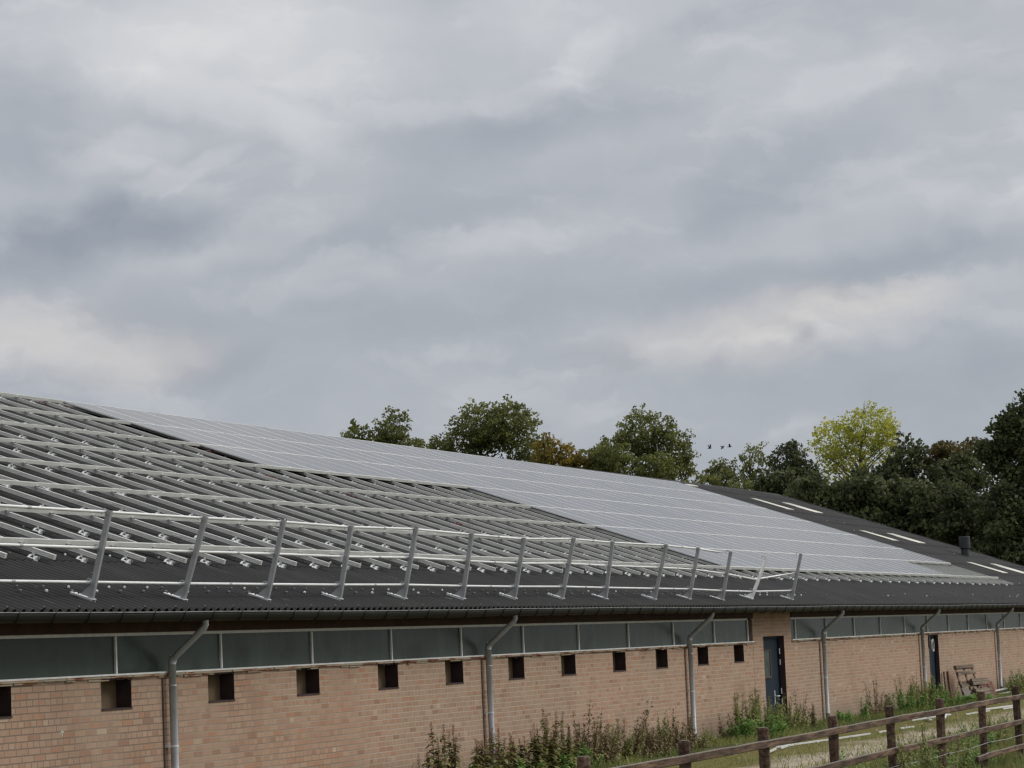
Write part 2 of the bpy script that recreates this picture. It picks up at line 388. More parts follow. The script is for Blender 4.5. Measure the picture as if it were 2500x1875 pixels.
M = {}
M['brick'] = brick_mat()
M['roof'] = roof_mat()
M['rail'] = alu_mat('rail_aluminium', (0.74, 0.74, 0.70), 0.5, 0.1)
M['crossrail'] = alu_mat('cross_rail_aluminium', (0.66, 0.66, 0.62), 0.5, 0.1)
M['bright'] = alu_mat('bright_aluminium', (0.82, 0.82, 0.81), 0.4, 0.1)
M['post'] = alu_mat('galvanised_steel', (0.35, 0.355, 0.36), 0.5, 0.2)
M['tube'] = alu_mat('tube_aluminium', (0.74, 0.74, 0.73), 0.4, 0.15)
M['pframe'] = alu_mat('panel_frame', (0.80, 0.80, 0.80), 0.35, 0.0)
M['sill'] = sill_mat()
M['glass'] = glass_mat()
M['panel'] = panel_mat()
M['black'] = mat('black_cap', (0.012, 0.012, 0.014), 0.6)
M['mullion'] = mat('mullion_paint', (0.80, 0.80, 0.79), 0.55, noise=(7, (0.60, 0.60, 0.58), 2.5))
M['fascia'] = mat('fascia_timber', (0.030, 0.013, 0.010), 0.85, noise=(4, (0.075, 0.030, 0.020), 2.5), bump=(20, 0.4))
M['gutter'] = mat('gutter_plastic', (0.006, 0.006, 0.006), 0.5, spec=0.2, noise=(2.5, (0.012, 0.013, 0.012), 2))
M['gutlip'] = mat('gutter_lip', (0.17, 0.17, 0.165), 0.6, noise=(6, (0.09, 0.095, 0.085), 2.5))
M['white'] = mat('glint_white_steel', (0.95, 0.95, 0.95), 0.4)  # reflection off the leaning post's flange, put into a white base colour
M['pipe'] = mat('pipe_plastic', (0.44, 0.455, 0.475), 0.42, noise=(3, (0.25, 0.26, 0.27), 2))
M['reveal'] = mat('shaded_reveal_brick', (0.055, 0.030, 0.026), 0.9, noise=(8, (0.030, 0.018, 0.018), 2))  # shade inside the openings put into a dark brown version of the brick
M['board'] = mat('tan_board', (0.17, 0.115, 0.060), 0.85, noise=(6, (0.10, 0.065, 0.035), 2))
M['door'] = mat('door_paint', (0.009, 0.019, 0.030), 0.6, spec=0.12, noise=(3, (0.013, 0.026, 0.039), 2))
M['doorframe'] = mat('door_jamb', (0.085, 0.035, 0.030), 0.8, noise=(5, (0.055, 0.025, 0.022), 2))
M['chrome'] = mat('handle_metal', (0.75, 0.75, 0.74), 0.3, 0.5)
M['skylight'] = mat('skylight_sheet', (0.74, 0.72, 0.64), 0.5, noise=(2.5, (0.46, 0.44, 0.36), 2))
M['vent'] = mat('vent_plastic', (0.018, 0.022, 0.026), 0.55, noise=(3, (0.028, 0.033, 0.038), 2))
M['fence'] = wood_mat('fence_wood', (0.050, 0.028, 0.018), (0.21, 0.130, 0.080), 5.0)
M['fencepost'] = wood_mat('post_wood', (0.050, 0.026, 0.018), (0.17, 0.110, 0.075), 5.0)
M['pallet'] = wood_mat('pallet_wood', (0.12, 0.085, 0.060), (0.30, 0.24, 0.18), wet=(0.06, 0.035, 0.028, 1))
M['redboard'] = wood_mat('red_board', (0.13, 0.045, 0.030), (0.19, 0.075, 0.050))
M['wire'] = mat('wire', (0.35, 0.35, 0.34), 0.4, 0.7)
M['redcable'] = mat('red_cable', (0.17, 0.035, 0.035), 0.6)
M['bark'] = mat('bark', (0.060, 0.050, 0.042), 0.95, noise=(5, (0.13, 0.115, 0.10), 2), bump=(12, 0.6))
M['ground'] = ground_mat()
M['stone'] = mat('pebble', (0.28, 0.24, 0.20), 0.9, noise=(9, (0.42, 0.38, 0.33), 2))
M['innerdark'] = mat('inner_dark', (0.02, 0.02, 0.02), 0.9)  # darkness of the barn interior as a near-black colour
G3 = lambda a, b, c: [(0.05, a), (0.5, b), (0.95, c)]
M['oak'] = leaf_mat('oak_leaves', G3((0.060, 0.072, 0.028), (0.155, 0.170, 0.055), (0.27, 0.275, 0.08)), 0.5) #(0.042, 0.061, 0.025), (0.087, 0.110, 0.038), (0.162, 0.186, 0.065)))
M['dark'] = leaf_mat('dark_leaves', G3((0.028, 0.036, 0.018), (0.072, 0.086, 0.036), (0.16, 0.175, 0.07)), 0.4) #(0.019, 0.032, 0.018), (0.042, 0.061, 0.028), (0.084, 0.108, 0.045)))
M['mid'] = leaf_mat('mid_leaves', G3((0.055, 0.070, 0.022), (0.14, 0.155, 0.042), (0.23, 0.235, 0.065)), 0.45) #(0.048, 0.067, 0.022), (0.120, 0.152, 0.042), (0.192, 0.224, 0.064)))
M['yellow'] = leaf_mat('yellow_leaves', G3((0.19, 0.22, 0.04), (0.40, 0.41, 0.06), (0.62, 0.58, 0.12)), 0.45) #(0.184, 0.196, 0.029), (0.391, 0.380, 0.052), (0.598, 0.552, 0.103)), 0.4)
M['orange'] = leaf_mat('orange_leaves', G3((0.10, 0.095, 0.028), (0.23, 0.175, 0.035), (0.38, 0.27, 0.05)), 0.4) #(0.108, 0.095, 0.024), (0.284, 0.182, 0.030), (0.446, 0.270, 0.041)), 0.35)
M['rust'] = leaf_mat('rusty_leaves', G3((0.045, 0.048, 0.020), (0.095, 0.082, 0.028), (0.17, 0.125, 0.040))) #(0.053, 0.053, 0.021), (0.150, 0.105, 0.033), (0.255, 0.158, 0.045)), 0.3)
M['dock'] = leaf_mat('dock_leaves', G3((0.070, 0.090, 0.025), (0.19, 0.185, 0.055), (0.34, 0.29, 0.10)), 0.3) #(0.081, 0.108, 0.036), (0.234, 0.224, 0.075), (0.431, 0.359, 0.135)))
M['dockseed'] = leaf_mat('dock_seeds', G3((0.085, 0.035, 0.018), (0.17, 0.075, 0.035), (0.26, 0.13, 0.06)), 0.15) #(0.135, 0.050, 0.032), (0.270, 0.102, 0.057), (0.450, 0.203, 0.102)), 0.1)
M['dry'] = leaf_mat('dry_leaves', G3((0.080, 0.060, 0.026), (0.20, 0.150, 0.070), (0.38, 0.30, 0.16)), 0.15) #(0.108, 0.067, 0.045), (0.241, 0.161, 0.098), (0.464, 0.356, 0.232)), 0.1)
M['green'] = leaf_mat('weed_leaves', G3((0.088, 0.170, 0.043), (0.192, 0.339, 0.082), (0.382, 0.529, 0.147)))
M['olive'] = leaf_mat('olive_leaves', G3((0.126, 0.151, 0.050), (0.252, 0.277, 0.089), (0.479, 0.454, 0.176)))
M['grassblade'] = leaf_mat('grass_blades', G3((0.070, 0.110, 0.030), (0.180, 0.220, 0.060), (0.440, 0.400, 0.160)))
M['stem'] = mat('plant_stem', (0.15, 0.115, 0.060), 0.9)
M['bird'] = mat('bird_feathers', (0.03, 0.03, 0.035), 0.8)

# ------------------------------------------------------------------ mesh helpers
class MB:
    def __init__(self): self.v = []; self.f = []; self.mi = []
    def add(self, vs, fs, mi=0):
        o = len(self.v); self.v += [tuple(x) for x in vs]
        self.f += [tuple(i + o for i in q) for q in fs]; self.mi += [mi] * len(fs)
    def box(self, x0, x1, y0, y1, z0, z1, T=None, mi=0):
        vs = [Vector(p) for p in ((x0, y0, z0), (x1, y0, z0), (x1, y1, z0), (x0, y1, z0), (x0, y0, z1), (x1, y0, z1), (x1, y1, z1), (x0, y1, z1))]
        if T is not None: vs = [T @ q for q in vs]
        self.add(vs, [(0, 3, 2, 1), (4, 5, 6, 7), (0, 1, 5, 4), (1, 2, 6, 5), (2, 3, 7, 6), (3, 0, 4, 7)], mi)
    def tube(self, pts, rad, n=8, cap=True, mi=0):
        pts = [Vector(p) for p in pts]
        rr = rad if isinstance(rad, (list, tuple)) else [rad] * len(pts)
        o = len(self.v); up = Vector((0, 0, 1))
        for i, p in enumerate(pts):
            d = (pts[min(i + 1, len(pts) - 1)] - pts[max(i - 1, 0)]).normalized()
            a = d.cross(up)
            if a.length < 1e-3: a = d.cross(Vector((1, 0, 0)))
            a.normalize(); b = a.cross(d).normalized()
            for k in range(n):
                t = 2 * math.pi * k / n
                self.v.append(tuple(p + (a * math.cos(t) + b * math.sin(t)) * rr[i]))
        for i in range(len(pts) - 1):
            for k in range(n):
                k2 = (k + 1) % n
                self.f.append((o + i * n + k, o + i * n + k2, o + (i + 1) * n + k2, o + (i + 1) * n + k)); self.mi.append(mi)
        if cap:
            self.f.append(tuple(o + k for k in range(n))); self.mi.append(mi)
            self.f.append(tuple(o + (len(pts) - 1) * n + k for k in reversed(range(n)))); self.mi.append(mi)
    def prism(self, prof, T0, T1, mi=0):
        """closed 2-D profile swept between two frames (functions (a,b)->Vector)"""
        n = len(prof)
        vs = [T0(*q) for q in prof] + [T1(*q) for q in prof]
        fs = [(i, (i + 1) % n, n + (i + 1) % n, n + i) for i in range(n)]
        fs += [tuple(reversed(range(n))), tuple(range(n, 2 * n))]
        self.add(vs, fs, mi)
    def obj(self, name, mats, parent=None, smooth=False, bevel=0):
        me = bpy.data.meshes.new(name)
        me.from_pydata(self.v, [], self.f)
        for q in (mats if isinstance(mats, (list, tuple)) else [mats]): me.materials.append(q)
        if any(self.mi): me.polygons.foreach_set('material_index', self.mi)
        if smooth: me.polygons.foreach_set('use_smooth', [True] * len(self.f))
        me.update()
        o = bpy.data.objects.new(name, me); COL.objects.link(o)
        if parent is not None: o.parent = parent
        if bevel:
            bm_ = o.modifiers.new('bevel', 'BEVEL'); bm_.width = bevel; bm_.segments = 2; bm_.limit_method = 'ANGLE'
        return o

def np_obj(name, verts, faces4, mats, parent=None, mi=None):
    me = bpy.data.meshes.new(name)
    nv, nf = len(verts), len(faces4)
    me.vertices.add(nv); me.vertices.foreach_set('co', np.asarray(verts, np.float32).ravel())
    me.loops.add(nf * 4); me.loops.foreach_set('vertex_index', np.asarray(faces4, np.int32).ravel())
    me.polygons.add(nf)
    me.polygons.foreach_set('loop_start', np.arange(0, nf * 4, 4, dtype=np.int32))
    me.polygons.foreach_set('loop_total', np.full(nf, 4, np.int32))
    for q in (mats if isinstance(mats, (list, tuple)) else [mats]): me.materials.append(q)
    if mi is not None: me.polygons.foreach_set('material_index', np.asarray(mi, np.int32))
    me.update(calc_edges=True); me.validate()
    o = bpy.data.objects.new(name, me); COL.objects.link(o)
    if parent is not None: o.parent = parent
    return o

def tag(o, label=None, cat=None, group=None, kind=None):
    if label: o['label'] = label
    if cat: o['category'] = cat
    if group: o['group'] = group
    if kind: o['kind'] = kind
    return o

def empty(name, loc=(0, 0, 0)):
    o = bpy.data.objects.new(name, None); COL.objects.link(o); o.location = loc
    o.empty_display_size = 0.3
    return o

def copy_tree(root, loc=None, dx=None):
    r = root.copy(); COL.objects.link(r)
    if loc is not None: r.location = loc
    for ch in root.children:
        c = ch.copy(); COL.objects.link(c); c.parent = r
        for g in ch.children:
            d = g.copy(); COL.objects.link(d); d.parent = c
    return r

ORD = ['first', 'second', 'third', 'fourth', 'fifth', 'sixth', 'seventh', 'eighth', 'ninth', 'tenth', 'eleventh', 'twelfth', 'thirteenth', 'fourteenth', 'fifteenth', 'sixteenth', 'seventeenth', 'eighteenth', 'nineteenth']
TENS = {20: ('twenty', 'twentieth'), 30: ('thirty', 'thirtieth'), 40: ('forty', 'fortieth'), 50: ('fifty', 'fiftieth'), 60: ('sixty', 'sixtieth')}
def nth(k):
    if k < 20: return ORD[k - 1]
    t = k // 10 * 10
    return TENS[t][1] if k == t else TENS[t][0] + '-' + ORD[k - t - 1]

rng = random.Random(7)

# ------------------------------------------------------------------ dimensions (metres, z = 0 at the foot of the barn wall)
PITCH = R(19.348)
CP, SP = math.cos(PITCH), math.sin(PITCH)
EAVE_O, EAVE_Z = 0.5, 2.5316
X0B, X1B = 14.0, 102.6            # barn length
RIDGE_U = 15.2
def RU(x):
    return 14.42 + 0.68 * min(max((x - 44.0) / 52.0, 0.0), 1.0)
def roof(x, u, h=0.0):
    return Vector((x, -EAVE_O + u * CP - h * SP, EAVE_Z + u * SP + h * CP))
MUL0, MULS = 26.2375, 2.5302
ZS, ZT = 1.8384, 2.2726
MULR = MUL0 + 28.5911
HGT = RIDGE_U * SP + EAVE_Z
YR = -EAVE_O + RIDGE_U * CP
YB = 2 * YR                      # back wall
PIER0, PIER1 = 51.55, 54.42

# ------------------------------------------------------------------ setting: ground
g = MB()
g.add([(-1500, -1500, 0), (3000, -1500, 0), (3000, 2500, 0), (-1500, 2500, 0)], [(0, 1, 2, 3)])
tag(g.obj('ground', M['ground']), kind='structure')

# ------------------------------------------------------------------ barn
barn = empty('brick_barn', (0, 0, 0))
tag(barn, 'long low brick barn with dark corrugated roof and a strip of dusty windows', 'barn')

# holes: (x0, x1, z0, z1)
HOLE_X = [25.868, 28.385, 30.785, 33.317, 35.682, 38.175, 40.507, 43.032, 45.358, 47.837, 50.205]
HOLES = [(x, x + 0.675, 1.46, 1.785) for x in HOLE_X]
x = 23.35
while x > 15: HOLES.insert(0, (x, x + 0.675, 1.46, 1.785)); x -= 2.5
HOLES = [(a, b, c - 0.0, d) for a, b, c, d in HOLES]
DOOR1 = (52.28, 53.84, 0.0, 1.93)
DOOR2 = (67.45, 68.60, 0.0, 1.765)

def wall_piece(x0, x1, z0, z1, openings, y=0.0, thick=0.28):
    """front face split round its openings, with reveals, top and ends"""
    mb = MB()
    xs = sorted({x0, x1, *[v for o in openings for v in o[:2]]}); zs = sorted({z0, z1, *[v for o in openings for v in o[2:4]]})
    for a, b in zip(xs, xs[1:]):
        for c, d in zip(zs, zs[1:]):
            mx_, mz_ = (a + b) / 2, (c + d) / 2
            if any(o[0] < mx_ < o[1] and o[2] < mz_ < o[3] for o in openings): continue
            mb.add([(a, y, c), (b, y, c), (b, y, d), (a, y, d)], [(0, 1, 2, 3)])
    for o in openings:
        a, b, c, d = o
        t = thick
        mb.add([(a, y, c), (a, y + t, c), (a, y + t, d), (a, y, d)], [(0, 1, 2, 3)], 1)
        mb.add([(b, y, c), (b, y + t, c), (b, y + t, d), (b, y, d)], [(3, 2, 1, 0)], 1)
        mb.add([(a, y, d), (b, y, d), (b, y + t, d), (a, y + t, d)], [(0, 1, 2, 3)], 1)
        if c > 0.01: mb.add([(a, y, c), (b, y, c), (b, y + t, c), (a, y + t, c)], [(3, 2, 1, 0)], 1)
    mb.add([(x0, y, z1), (x1, y, z1), (x1, y + thick, z1), (x0, y + thick, z1)], [(0, 1, 2, 3)])
    mb.add([(x0, y, z0), (x0, y + thick, z0), (x0, y + thick, z1), (x0, y, z1)], [(0, 3, 2, 1)])
    mb.add([(x1, y, z0), (x1, y + thick, z0), (x1, y + thick, z1), (x1, y, z1)], [(0, 1, 2, 3)])
    return mb
SILL_B = 1.80
wl = MB()
for (a, b, top, ops) in ((X0B, PIER0, SILL_B, HOLES), (PIER1, X1B, SILL_B - 0.01, [DOOR2])):
    q = wall_piece(a, b, -0.3, top, [(o[0], o[1], -0.3 if o[2] <= 0 else o[2], o[3]) for o in ops])
    wl.add(q.v, q.f); wl.mi[-len(q.f):] = q.mi
q = wall_piece(PIER0, PIER1, -0.3, 2.66, [(DOOR1[0], DOOR1[1], -0.3, DOOR1[3])], y=-0.004)
wl.add(q.v, q.f); wl.mi[-len(q.f):] = q.mi
# gables and back wall
for gx, sgn in ((X0B + 0.05, -1), (X1B - 0.05, 1)):
    vs = [(gx, 0.29, -0.3), (gx, YB, -0.3), (gx, YB, EAVE_Z + 0.12), (gx, roof(gx, RU(gx)).y, roof(gx, RU(gx)).z - 0.05), (gx, 0.29, EAVE_Z + 0.18)]
    wl.add(vs, [(0, 1, 2, 3, 4)] if sgn > 0 else [(4, 3, 2, 1, 0)])
wl.add([(X0B, YB, -0.3), (X1B, YB, -0.3), (X1B, YB, 2.6), (X0B, YB, 2.6)], [(3, 2, 1, 0)])
wl.obj('wall', [M['brick'], M['reveal']], barn)

# thin dark brown strips left of the downpipes
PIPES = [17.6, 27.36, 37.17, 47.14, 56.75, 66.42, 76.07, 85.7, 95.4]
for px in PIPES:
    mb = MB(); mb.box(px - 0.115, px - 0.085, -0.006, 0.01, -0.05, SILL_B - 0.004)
    mb.obj('pipe_side_strip', M['doorframe'], barn)

# interior darkness put into the inner wall's near-black colour; back baffle boards behind the air inlets
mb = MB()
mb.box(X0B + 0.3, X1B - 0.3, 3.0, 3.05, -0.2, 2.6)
mb.obj('inner_wall', M['innerdark'], barn)
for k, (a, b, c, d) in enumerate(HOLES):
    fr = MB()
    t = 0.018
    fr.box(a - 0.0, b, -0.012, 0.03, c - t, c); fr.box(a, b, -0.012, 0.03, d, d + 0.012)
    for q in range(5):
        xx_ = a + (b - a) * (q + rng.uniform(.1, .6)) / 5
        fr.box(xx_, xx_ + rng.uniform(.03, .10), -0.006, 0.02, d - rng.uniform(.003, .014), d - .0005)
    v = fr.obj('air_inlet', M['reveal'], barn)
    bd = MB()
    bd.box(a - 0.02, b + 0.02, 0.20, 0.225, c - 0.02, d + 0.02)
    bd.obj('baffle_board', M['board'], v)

# chalk arrow on a brick
mb = MB()
for (ax, az_, bx_, bz) in ((25.02, 1.20, 25.02, 1.27), (25.02, 1.27, 24.985, 1.235), (25.02, 1.27, 25.055, 1.235)):
    a_, b_ = Vector((ax, -.003, az_)), Vector((bx_, -.003, bz)); n_ = (b_ - a_).cross(Vector((0, 1, 0))).normalized() * .006
    mb.add([a_ - n_, a_ + n_, b_ + n_, b_ - n_], [(0, 1, 2, 3)])
mb.obj('chalk_arrow', M['skylight'], barn)

# sill
mb = MB()
xx = X0B
r2 = random.Random(3)
while xx < X1B:
    if PIER0 <= xx < PIER1 and mb.v: mb.obj('sill', M['sill'], barn); mb = MB()
    L = r2.uniform(0.10, 0.5)
    x2 = min(xx + L, X1B)
    if xx < PIER0 < x2: x2 = PIER0
    if not (PIER0 <= xx < PIER1):
        dz = r2.uniform(-0.012, 0.004); dy = r2.uniform(-0.012, 0.006)
        mb.box(xx, x2, -0.030 + dy, 0.09, SILL_B + 0.001 + dz * 0.0 + min(dz, 0) * 0 , ZS - 0.012)
        if r2.random() < 0.55: mb.box(xx, x2 - 0.03, -0.016 + dy, -0.001, SILL_B - r2.uniform(0.01, 0.03), SILL_B)
    xx = x2 if not (PIER0 <= xx < PIER1) else PIER1
mb.obj('sill', M['sill'], barn)
mb = MB()
mb.box(X0B, PIER0, -0.036, 0.1, ZS - 0.011, ZS + 0.008); mb.obj('sill_strip', M['mullion'], barn); mb = MB(); mb.box(PIER1, X1B, -0.036, 0.1, ZS - 0.011, ZS + 0.008)
mb.obj('sill_strip', M['mullion'], barn)

# windows: pane with its frame and mullion
def window(a, b, mul=True):
    f = MB()
    f.box(a, b, 0.012, 0.05, ZT, ZT + 0.035)
    if mul:
        f.box(b - 0.015, b + 0.015, 0.002, 0.0265, ZS + 0.009, ZT - 0.001)
    wd = f.obj('window', [M['mullion'], M['reveal']], barn)
    p = MB()
    # rippled old pane
    n = 10
    vs, fs = [], []
    for i in range(n + 1):
        for j in range(3):
            vs.append((a + (b - a) * i / n, 0.028 + rng.uniform(-0.0012, 0.0012), ZS + 0.008 + (ZT - ZS - 0.008) * j / 2))
    for i in range(n):
        for j in range(2):
            fs.append((i * 3 + j, (i + 1) * 3 + j, (i + 1) * 3 + j + 1, i * 3 + j + 1))
    p.add(vs, fs)
    p.obj('pane', M['glass'], wd, smooth=True)
xa = X0B + 0.02
ms = [MUL0 + MULS * i for i in range(-5, 10) if MUL0 + MULS * i > X0B + 0.2]
for b in ms: window(xa, b); xa = b
window(xa, PIER0 - 0.28, True)
mb = MB(); mb.box(PIER0 - 0.25, PIER0 - 0.002, 0.02, 0.06, ZS, ZT + 0.03); mb.obj('window_jamb', M['reveal'], barn)
xa = PIER1 + 0.01
b = MULR
while b < X1B: window(xa, b); xa = b; b += MULS
window(xa, X1B - 0.02, False)

# timber above the windows, soffit boards, rafter ends
mb = MB()
for a, b in ((X0B, PIER0 - 0.002), (PIER1 + 0.002, X1B)):
    mb = MB()
    mb.box(a, b, -0.03, 0.12, ZT + 0.036, ZT + 0.17)
    mb.box(a, b, 0.0, 0.12, ZT + 0.17, 2.66)
    mb.obj('fascia', M['fascia'], barn)
mb = MB()
mb.add([roof(X0B, 0.04, -0.06), roof(X1B, 0.04, -0.06), roof(X1B, 0.56, -0.06), roof(X0B, 0.56, -0.06)], [(3, 2, 1, 0)])
xx = X0B + 0.6
while xx < X1B:
    T = Matrix.Translation(Vector((xx, 0, 0)))
    mb.add([roof(xx, 0.05, -0.065), roof(xx + 0.07, 0.05, -0.065), roof(xx + 0.07, 0.6, -0.065), roof(xx, 0.6, -0.065),
            roof(xx, 0.05, -0.16), roof(xx + 0.07, 0.05, -0.16), roof(xx + 0.07, 0.6, -0.19), roof(xx, 0.6, -0.19)],
           [(0, 1, 2, 3), (7, 6, 5, 4), (4, 5, 1, 0), (5, 6, 2, 1), (7, 4, 0, 3)])
    xx += 1.21
mb.obj('soffit', M['fascia'], barn)

# corrugated roof, sheet courses overlapping
CORR = 0.177
n_per = 8
nx = int((X1B - X0B) / CORR * n_per)
xs = X0B + np.arange(nx + 1) * (CORR / n_per)
prof = np.cos((xs - 26.87) / CORR * 2 * np.pi) * 0.029
edges = [0.0, 1.98] + [1.98 + 1.32 * k for k in range(1, 10)] + [RIDGE_U]

edges = [e for e in edges if e <= RIDGE_U]
edges = edges[:-1] if edges[-1] - edges[-2] < .5 else edges
RUV = np.array([RU(v) for v in xs])
V, F = [], []
def strip(y_of, rows):
    """rows: list of (u, h)"""
    global V, F
    o = sum(len(a) for a in V)
    for (u, h) in rows:
        hh = prof + h
        V.append(np.stack([xs, -EAVE_O + u * CP - hh * SP, EAVE_Z + u * SP + hh * CP], 1))
    n = len(xs)
    for r in range(len(rows) - 1):
        i = np.arange(n - 1) + o + r * n
        F.append(np.stack([i, i + 1, i + 1 + n, i + n], 1))
for k in range(len(edges) - 1):
    a, b = edges[k], edges[k + 1]
    lift = 0.014
    strip(None, [(a, lift - 0.008), (a, lift), (b + 0.08, 0.0)]) if k < len(edges) - 2 else strip(None, [(a, lift - 0.008), (a, lift), (RUV, 0.0)])
V = np.concatenate(V); F = np.concatenate(F)
rf = np_obj('roof', V, F, M['roof'], barn)
rf.data.polygons.foreach_set('use_smooth', [True] * len(rf.data.polygons))
# the far slope, ridge capping and verge trim
mb = MB()
for a, b in ((X0B, 44.0), (44.0, 96.0), (96.0, X1B)):
    p0, p1 = roof(a, RU(a), -0.01), roof(b, RU(b), -0.01)
    mb.add([p0, p1, (b, YB + 0.5, EAVE_Z), (a, YB + 0.5, EAVE_Z)], [(0, 1, 2, 3)])
mb.obj('back_slope', M['roof'], barn)
mb = MB()
xx = X0B
while xx < X1B - 0.02:
    x2 = min(xx + 1.06, X1B)
    z = r2.uniform(-0.006, 0.012)
    u_a, u_b = RU(xx), RU(x2)
    a = [roof(xx, u_a - 0.30, 0.030 + z), roof(x2 + 0.03, u_b - 0.30, 0.030), roof(x2 + 0.03, u_b - 0.04, 0.036), roof(xx, u_a - 0.04, 0.040 + z)]
    t0 = roof(xx, u_a, 0.045 + z); t1 = roof(x2 + 0.03, u_b, 0.040)
    bk = [t0 + Vector((0, .3, -.12)), t1 + Vector((0, .3, -.12))]
    mb.add([*a, t0, t1, *bk], [(0, 1, 2, 3), (3, 2, 5, 4), (4, 5, 7, 6)])
    xx = x2
mb.obj('ridge_cap', M['roof'], barn)
mb = MB()
for k in range(9):
    u0, u1 = k * RU(X1B) / 9, (k + 1) * RU(X1B) / 9
    z = r2.uniform(0, 0.01)
    vs = [roof(X1B - 0.16, u0, 0.045 + z), roof(X1B + 0.05, u0, 0.045 + z), roof(X1B + 0.05, u0, -0.16), roof(X1B - 0.16, u1, 0.04), roof(X1B + 0.05, u1, 0.04), roof(X1B + 0.05, u1, -0.16)]
    mb.add(vs, [(0, 1, 4, 3), (1, 2, 5, 4)])
mb.obj('verge_trim', M['roof'], barn)

# roof screws with pale caps
mb = MB()
for u in [0.64, 0.80, 2.20] + [2.20 + 1.32 * k for k in range(1, 10)]:
    x = 20.0 + r2.random() * 0.3
    kx = math.floor((x - 26.87) / CORR)
    while True:
        X = 26.87 + kx * CORR
        if X > X1B - 0.3: break
        kx += r2.choice([2, 3, 3]) if u > 0.7 else 3
        if u > 2.3 and r2.random() < 0.75: continue
        if X > 56 and r2.random() < 0.6: continue
        s_ = 0.014 if u > 0.7 else 0.018
        c0 = roof(X, u, 0.036)
        mb.tube([c0, c0 + Vector((0, -SP, CP)) * 0.018, c0 + Vector((0, -SP, CP)) * 0.026], [s_, s_, s_ * 0.3], 6, mi=1 if r2.random() < 0.25 else 0)
o = mb.obj('roof_screws', [M['gutlip'], M['mullion']], barn)
o['kind'] = 'stuff'

# eave comb / bird guard closures under the last sheet
mb = MB()
x = X0B
k = 0
while x < X1B:
    if k % 4 == 0:
        c0 = roof(x, 0.02, 0.03)
        mb.tube([c0 + Vector((0, 0, -0.05)), c0 + Vector((0.0, 0, 0.012)), c0 + Vector((0.05, 0.02, 0.03)), c0 + Vector((0.09, 0.04, -0.02))], 0.010, 5)
    x += CORR; k += 1
mb.obj('eave_clips', M['black'], barn)

# gutter (half round) with brackets
GY, GZ, GR = -EAVE_O - 0.055, EAVE_Z - 0.016, 0.072
mb = MB()
seg = 10
xs_g = np.arange(X0B - 0.1, X1B + 0.2, 0.9)
def sag(x):
    s = 0.010 * math.sin(x * 0.35) + 0.006 * math.sin(x * 0.9 + 1)
    if 34.2 < x < 36.2: s -= 0.02 * math.sin((x - 34.2) / 2.0 * math.pi)
    return s * 0.6
rows = []
for x in xs_g:
    row = []
    for k in range(seg + 1):
        t = math.pi * k / seg
        row.append((x, GY - GR * math.cos(t), GZ - GR * 1.45 * math.sin(t) + sag(x)))
    rows.append(row)
vs = [p_ for r_ in rows for p_ in r_]
fs = []
for i in range(len(rows) - 1):
    for k in range(seg):
        a = i * (seg + 1) + k
        fs.append((a, a + 1, a + seg + 2, a + seg + 1))
mb.add(vs, fs)
gut = mb.obj('gutter', M['gutter'], barn, smooth=True)
sm = gut.modifiers.new('thick', 'SOLIDIFY'); sm.thickness = 0.004
mb = MB()
mb.tube([(x, GY - GR - 0.004, GZ + sag(x)) for x in xs_g], 0.0085, 6)
mb.obj('gutter_lip', M['gutlip'], barn, smooth=True)
stuff = MB()
for k in range(-12, 115):
    x = 23.22 + 0.70 * k
    if x > X1B: break
    b_ = MB() if 0 <= k < 90 else stuff
    pts = [(x, GY - GR - 0.014, GZ + 0.012 + sag(x))] + [(x, GY - (GR + 0.006) * math.cos(math.pi * q / 8), GZ - (GR * 1.45 + 0.006) * math.sin(math.pi * q / 8) + sag(x)) for q in range(0, 9)]
    pts += [(x, GY + GR + 0.05, GZ + 0.03)]
    b_.tube(pts, 0.0085, 4)
    if b_ is not stuff: b_.obj('gutter_bracket', M['black'], gut)
so = stuff.obj('gutter_brackets', M['black'], gut)
so['kind'] = 'stuff'

# downpipes
for px in PIPES:
    y0, zt_ = GY, GZ - GR * 1.45 + 0.01
    mb = MB()
    yw = -0.085
    x_t = px - 0.02
    mb.tube([(x_t, y0, zt_), (x_t, y0, zt_ - 0.045), (x_t + 0.003, y0 + 0.02, zt_ - 0.085), (px - 0.004, yw - 0.035, 2.005), (px, yw, 1.955), (px, yw, 1.93)], 0.040, 14)
    mb.tube([(px, yw, 1.955), (px, yw, 0.18)], 0.0455, 14)
    mb.tube([(px, yw, 1.70), (px, yw, 1.675)], 0.049, 14)
    mb.tube([(px - 0.006, yw - 0.03, 2.02), (px, yw, 1.94)], 0.048, 14)
    if abs(px - 47.14) < 0.1:
        mb.tube([(px, yw, 0.19), (px + 0.02, yw - 0.02, 0.10), (px + 0.22, yw - 0.20, -0.02)], 0.046, 14)
    else:
        mb.tube([(px, yw, 0.19), (px, yw, -0.05)], 0.0455, 14)
    dp = mb.obj('downpipe', M['pipe'], barn, smooth=True)
    mb = MB(); mb.tube([(px, yw, 0.985), (px, yw, 0.965)], 0.050, 14); mb.box(px - 0.07, px + 0.005, yw + 0.03, 0.0, 0.96, 0.99)
    mb.obj('pipe_clip', M['mullion'], dp)

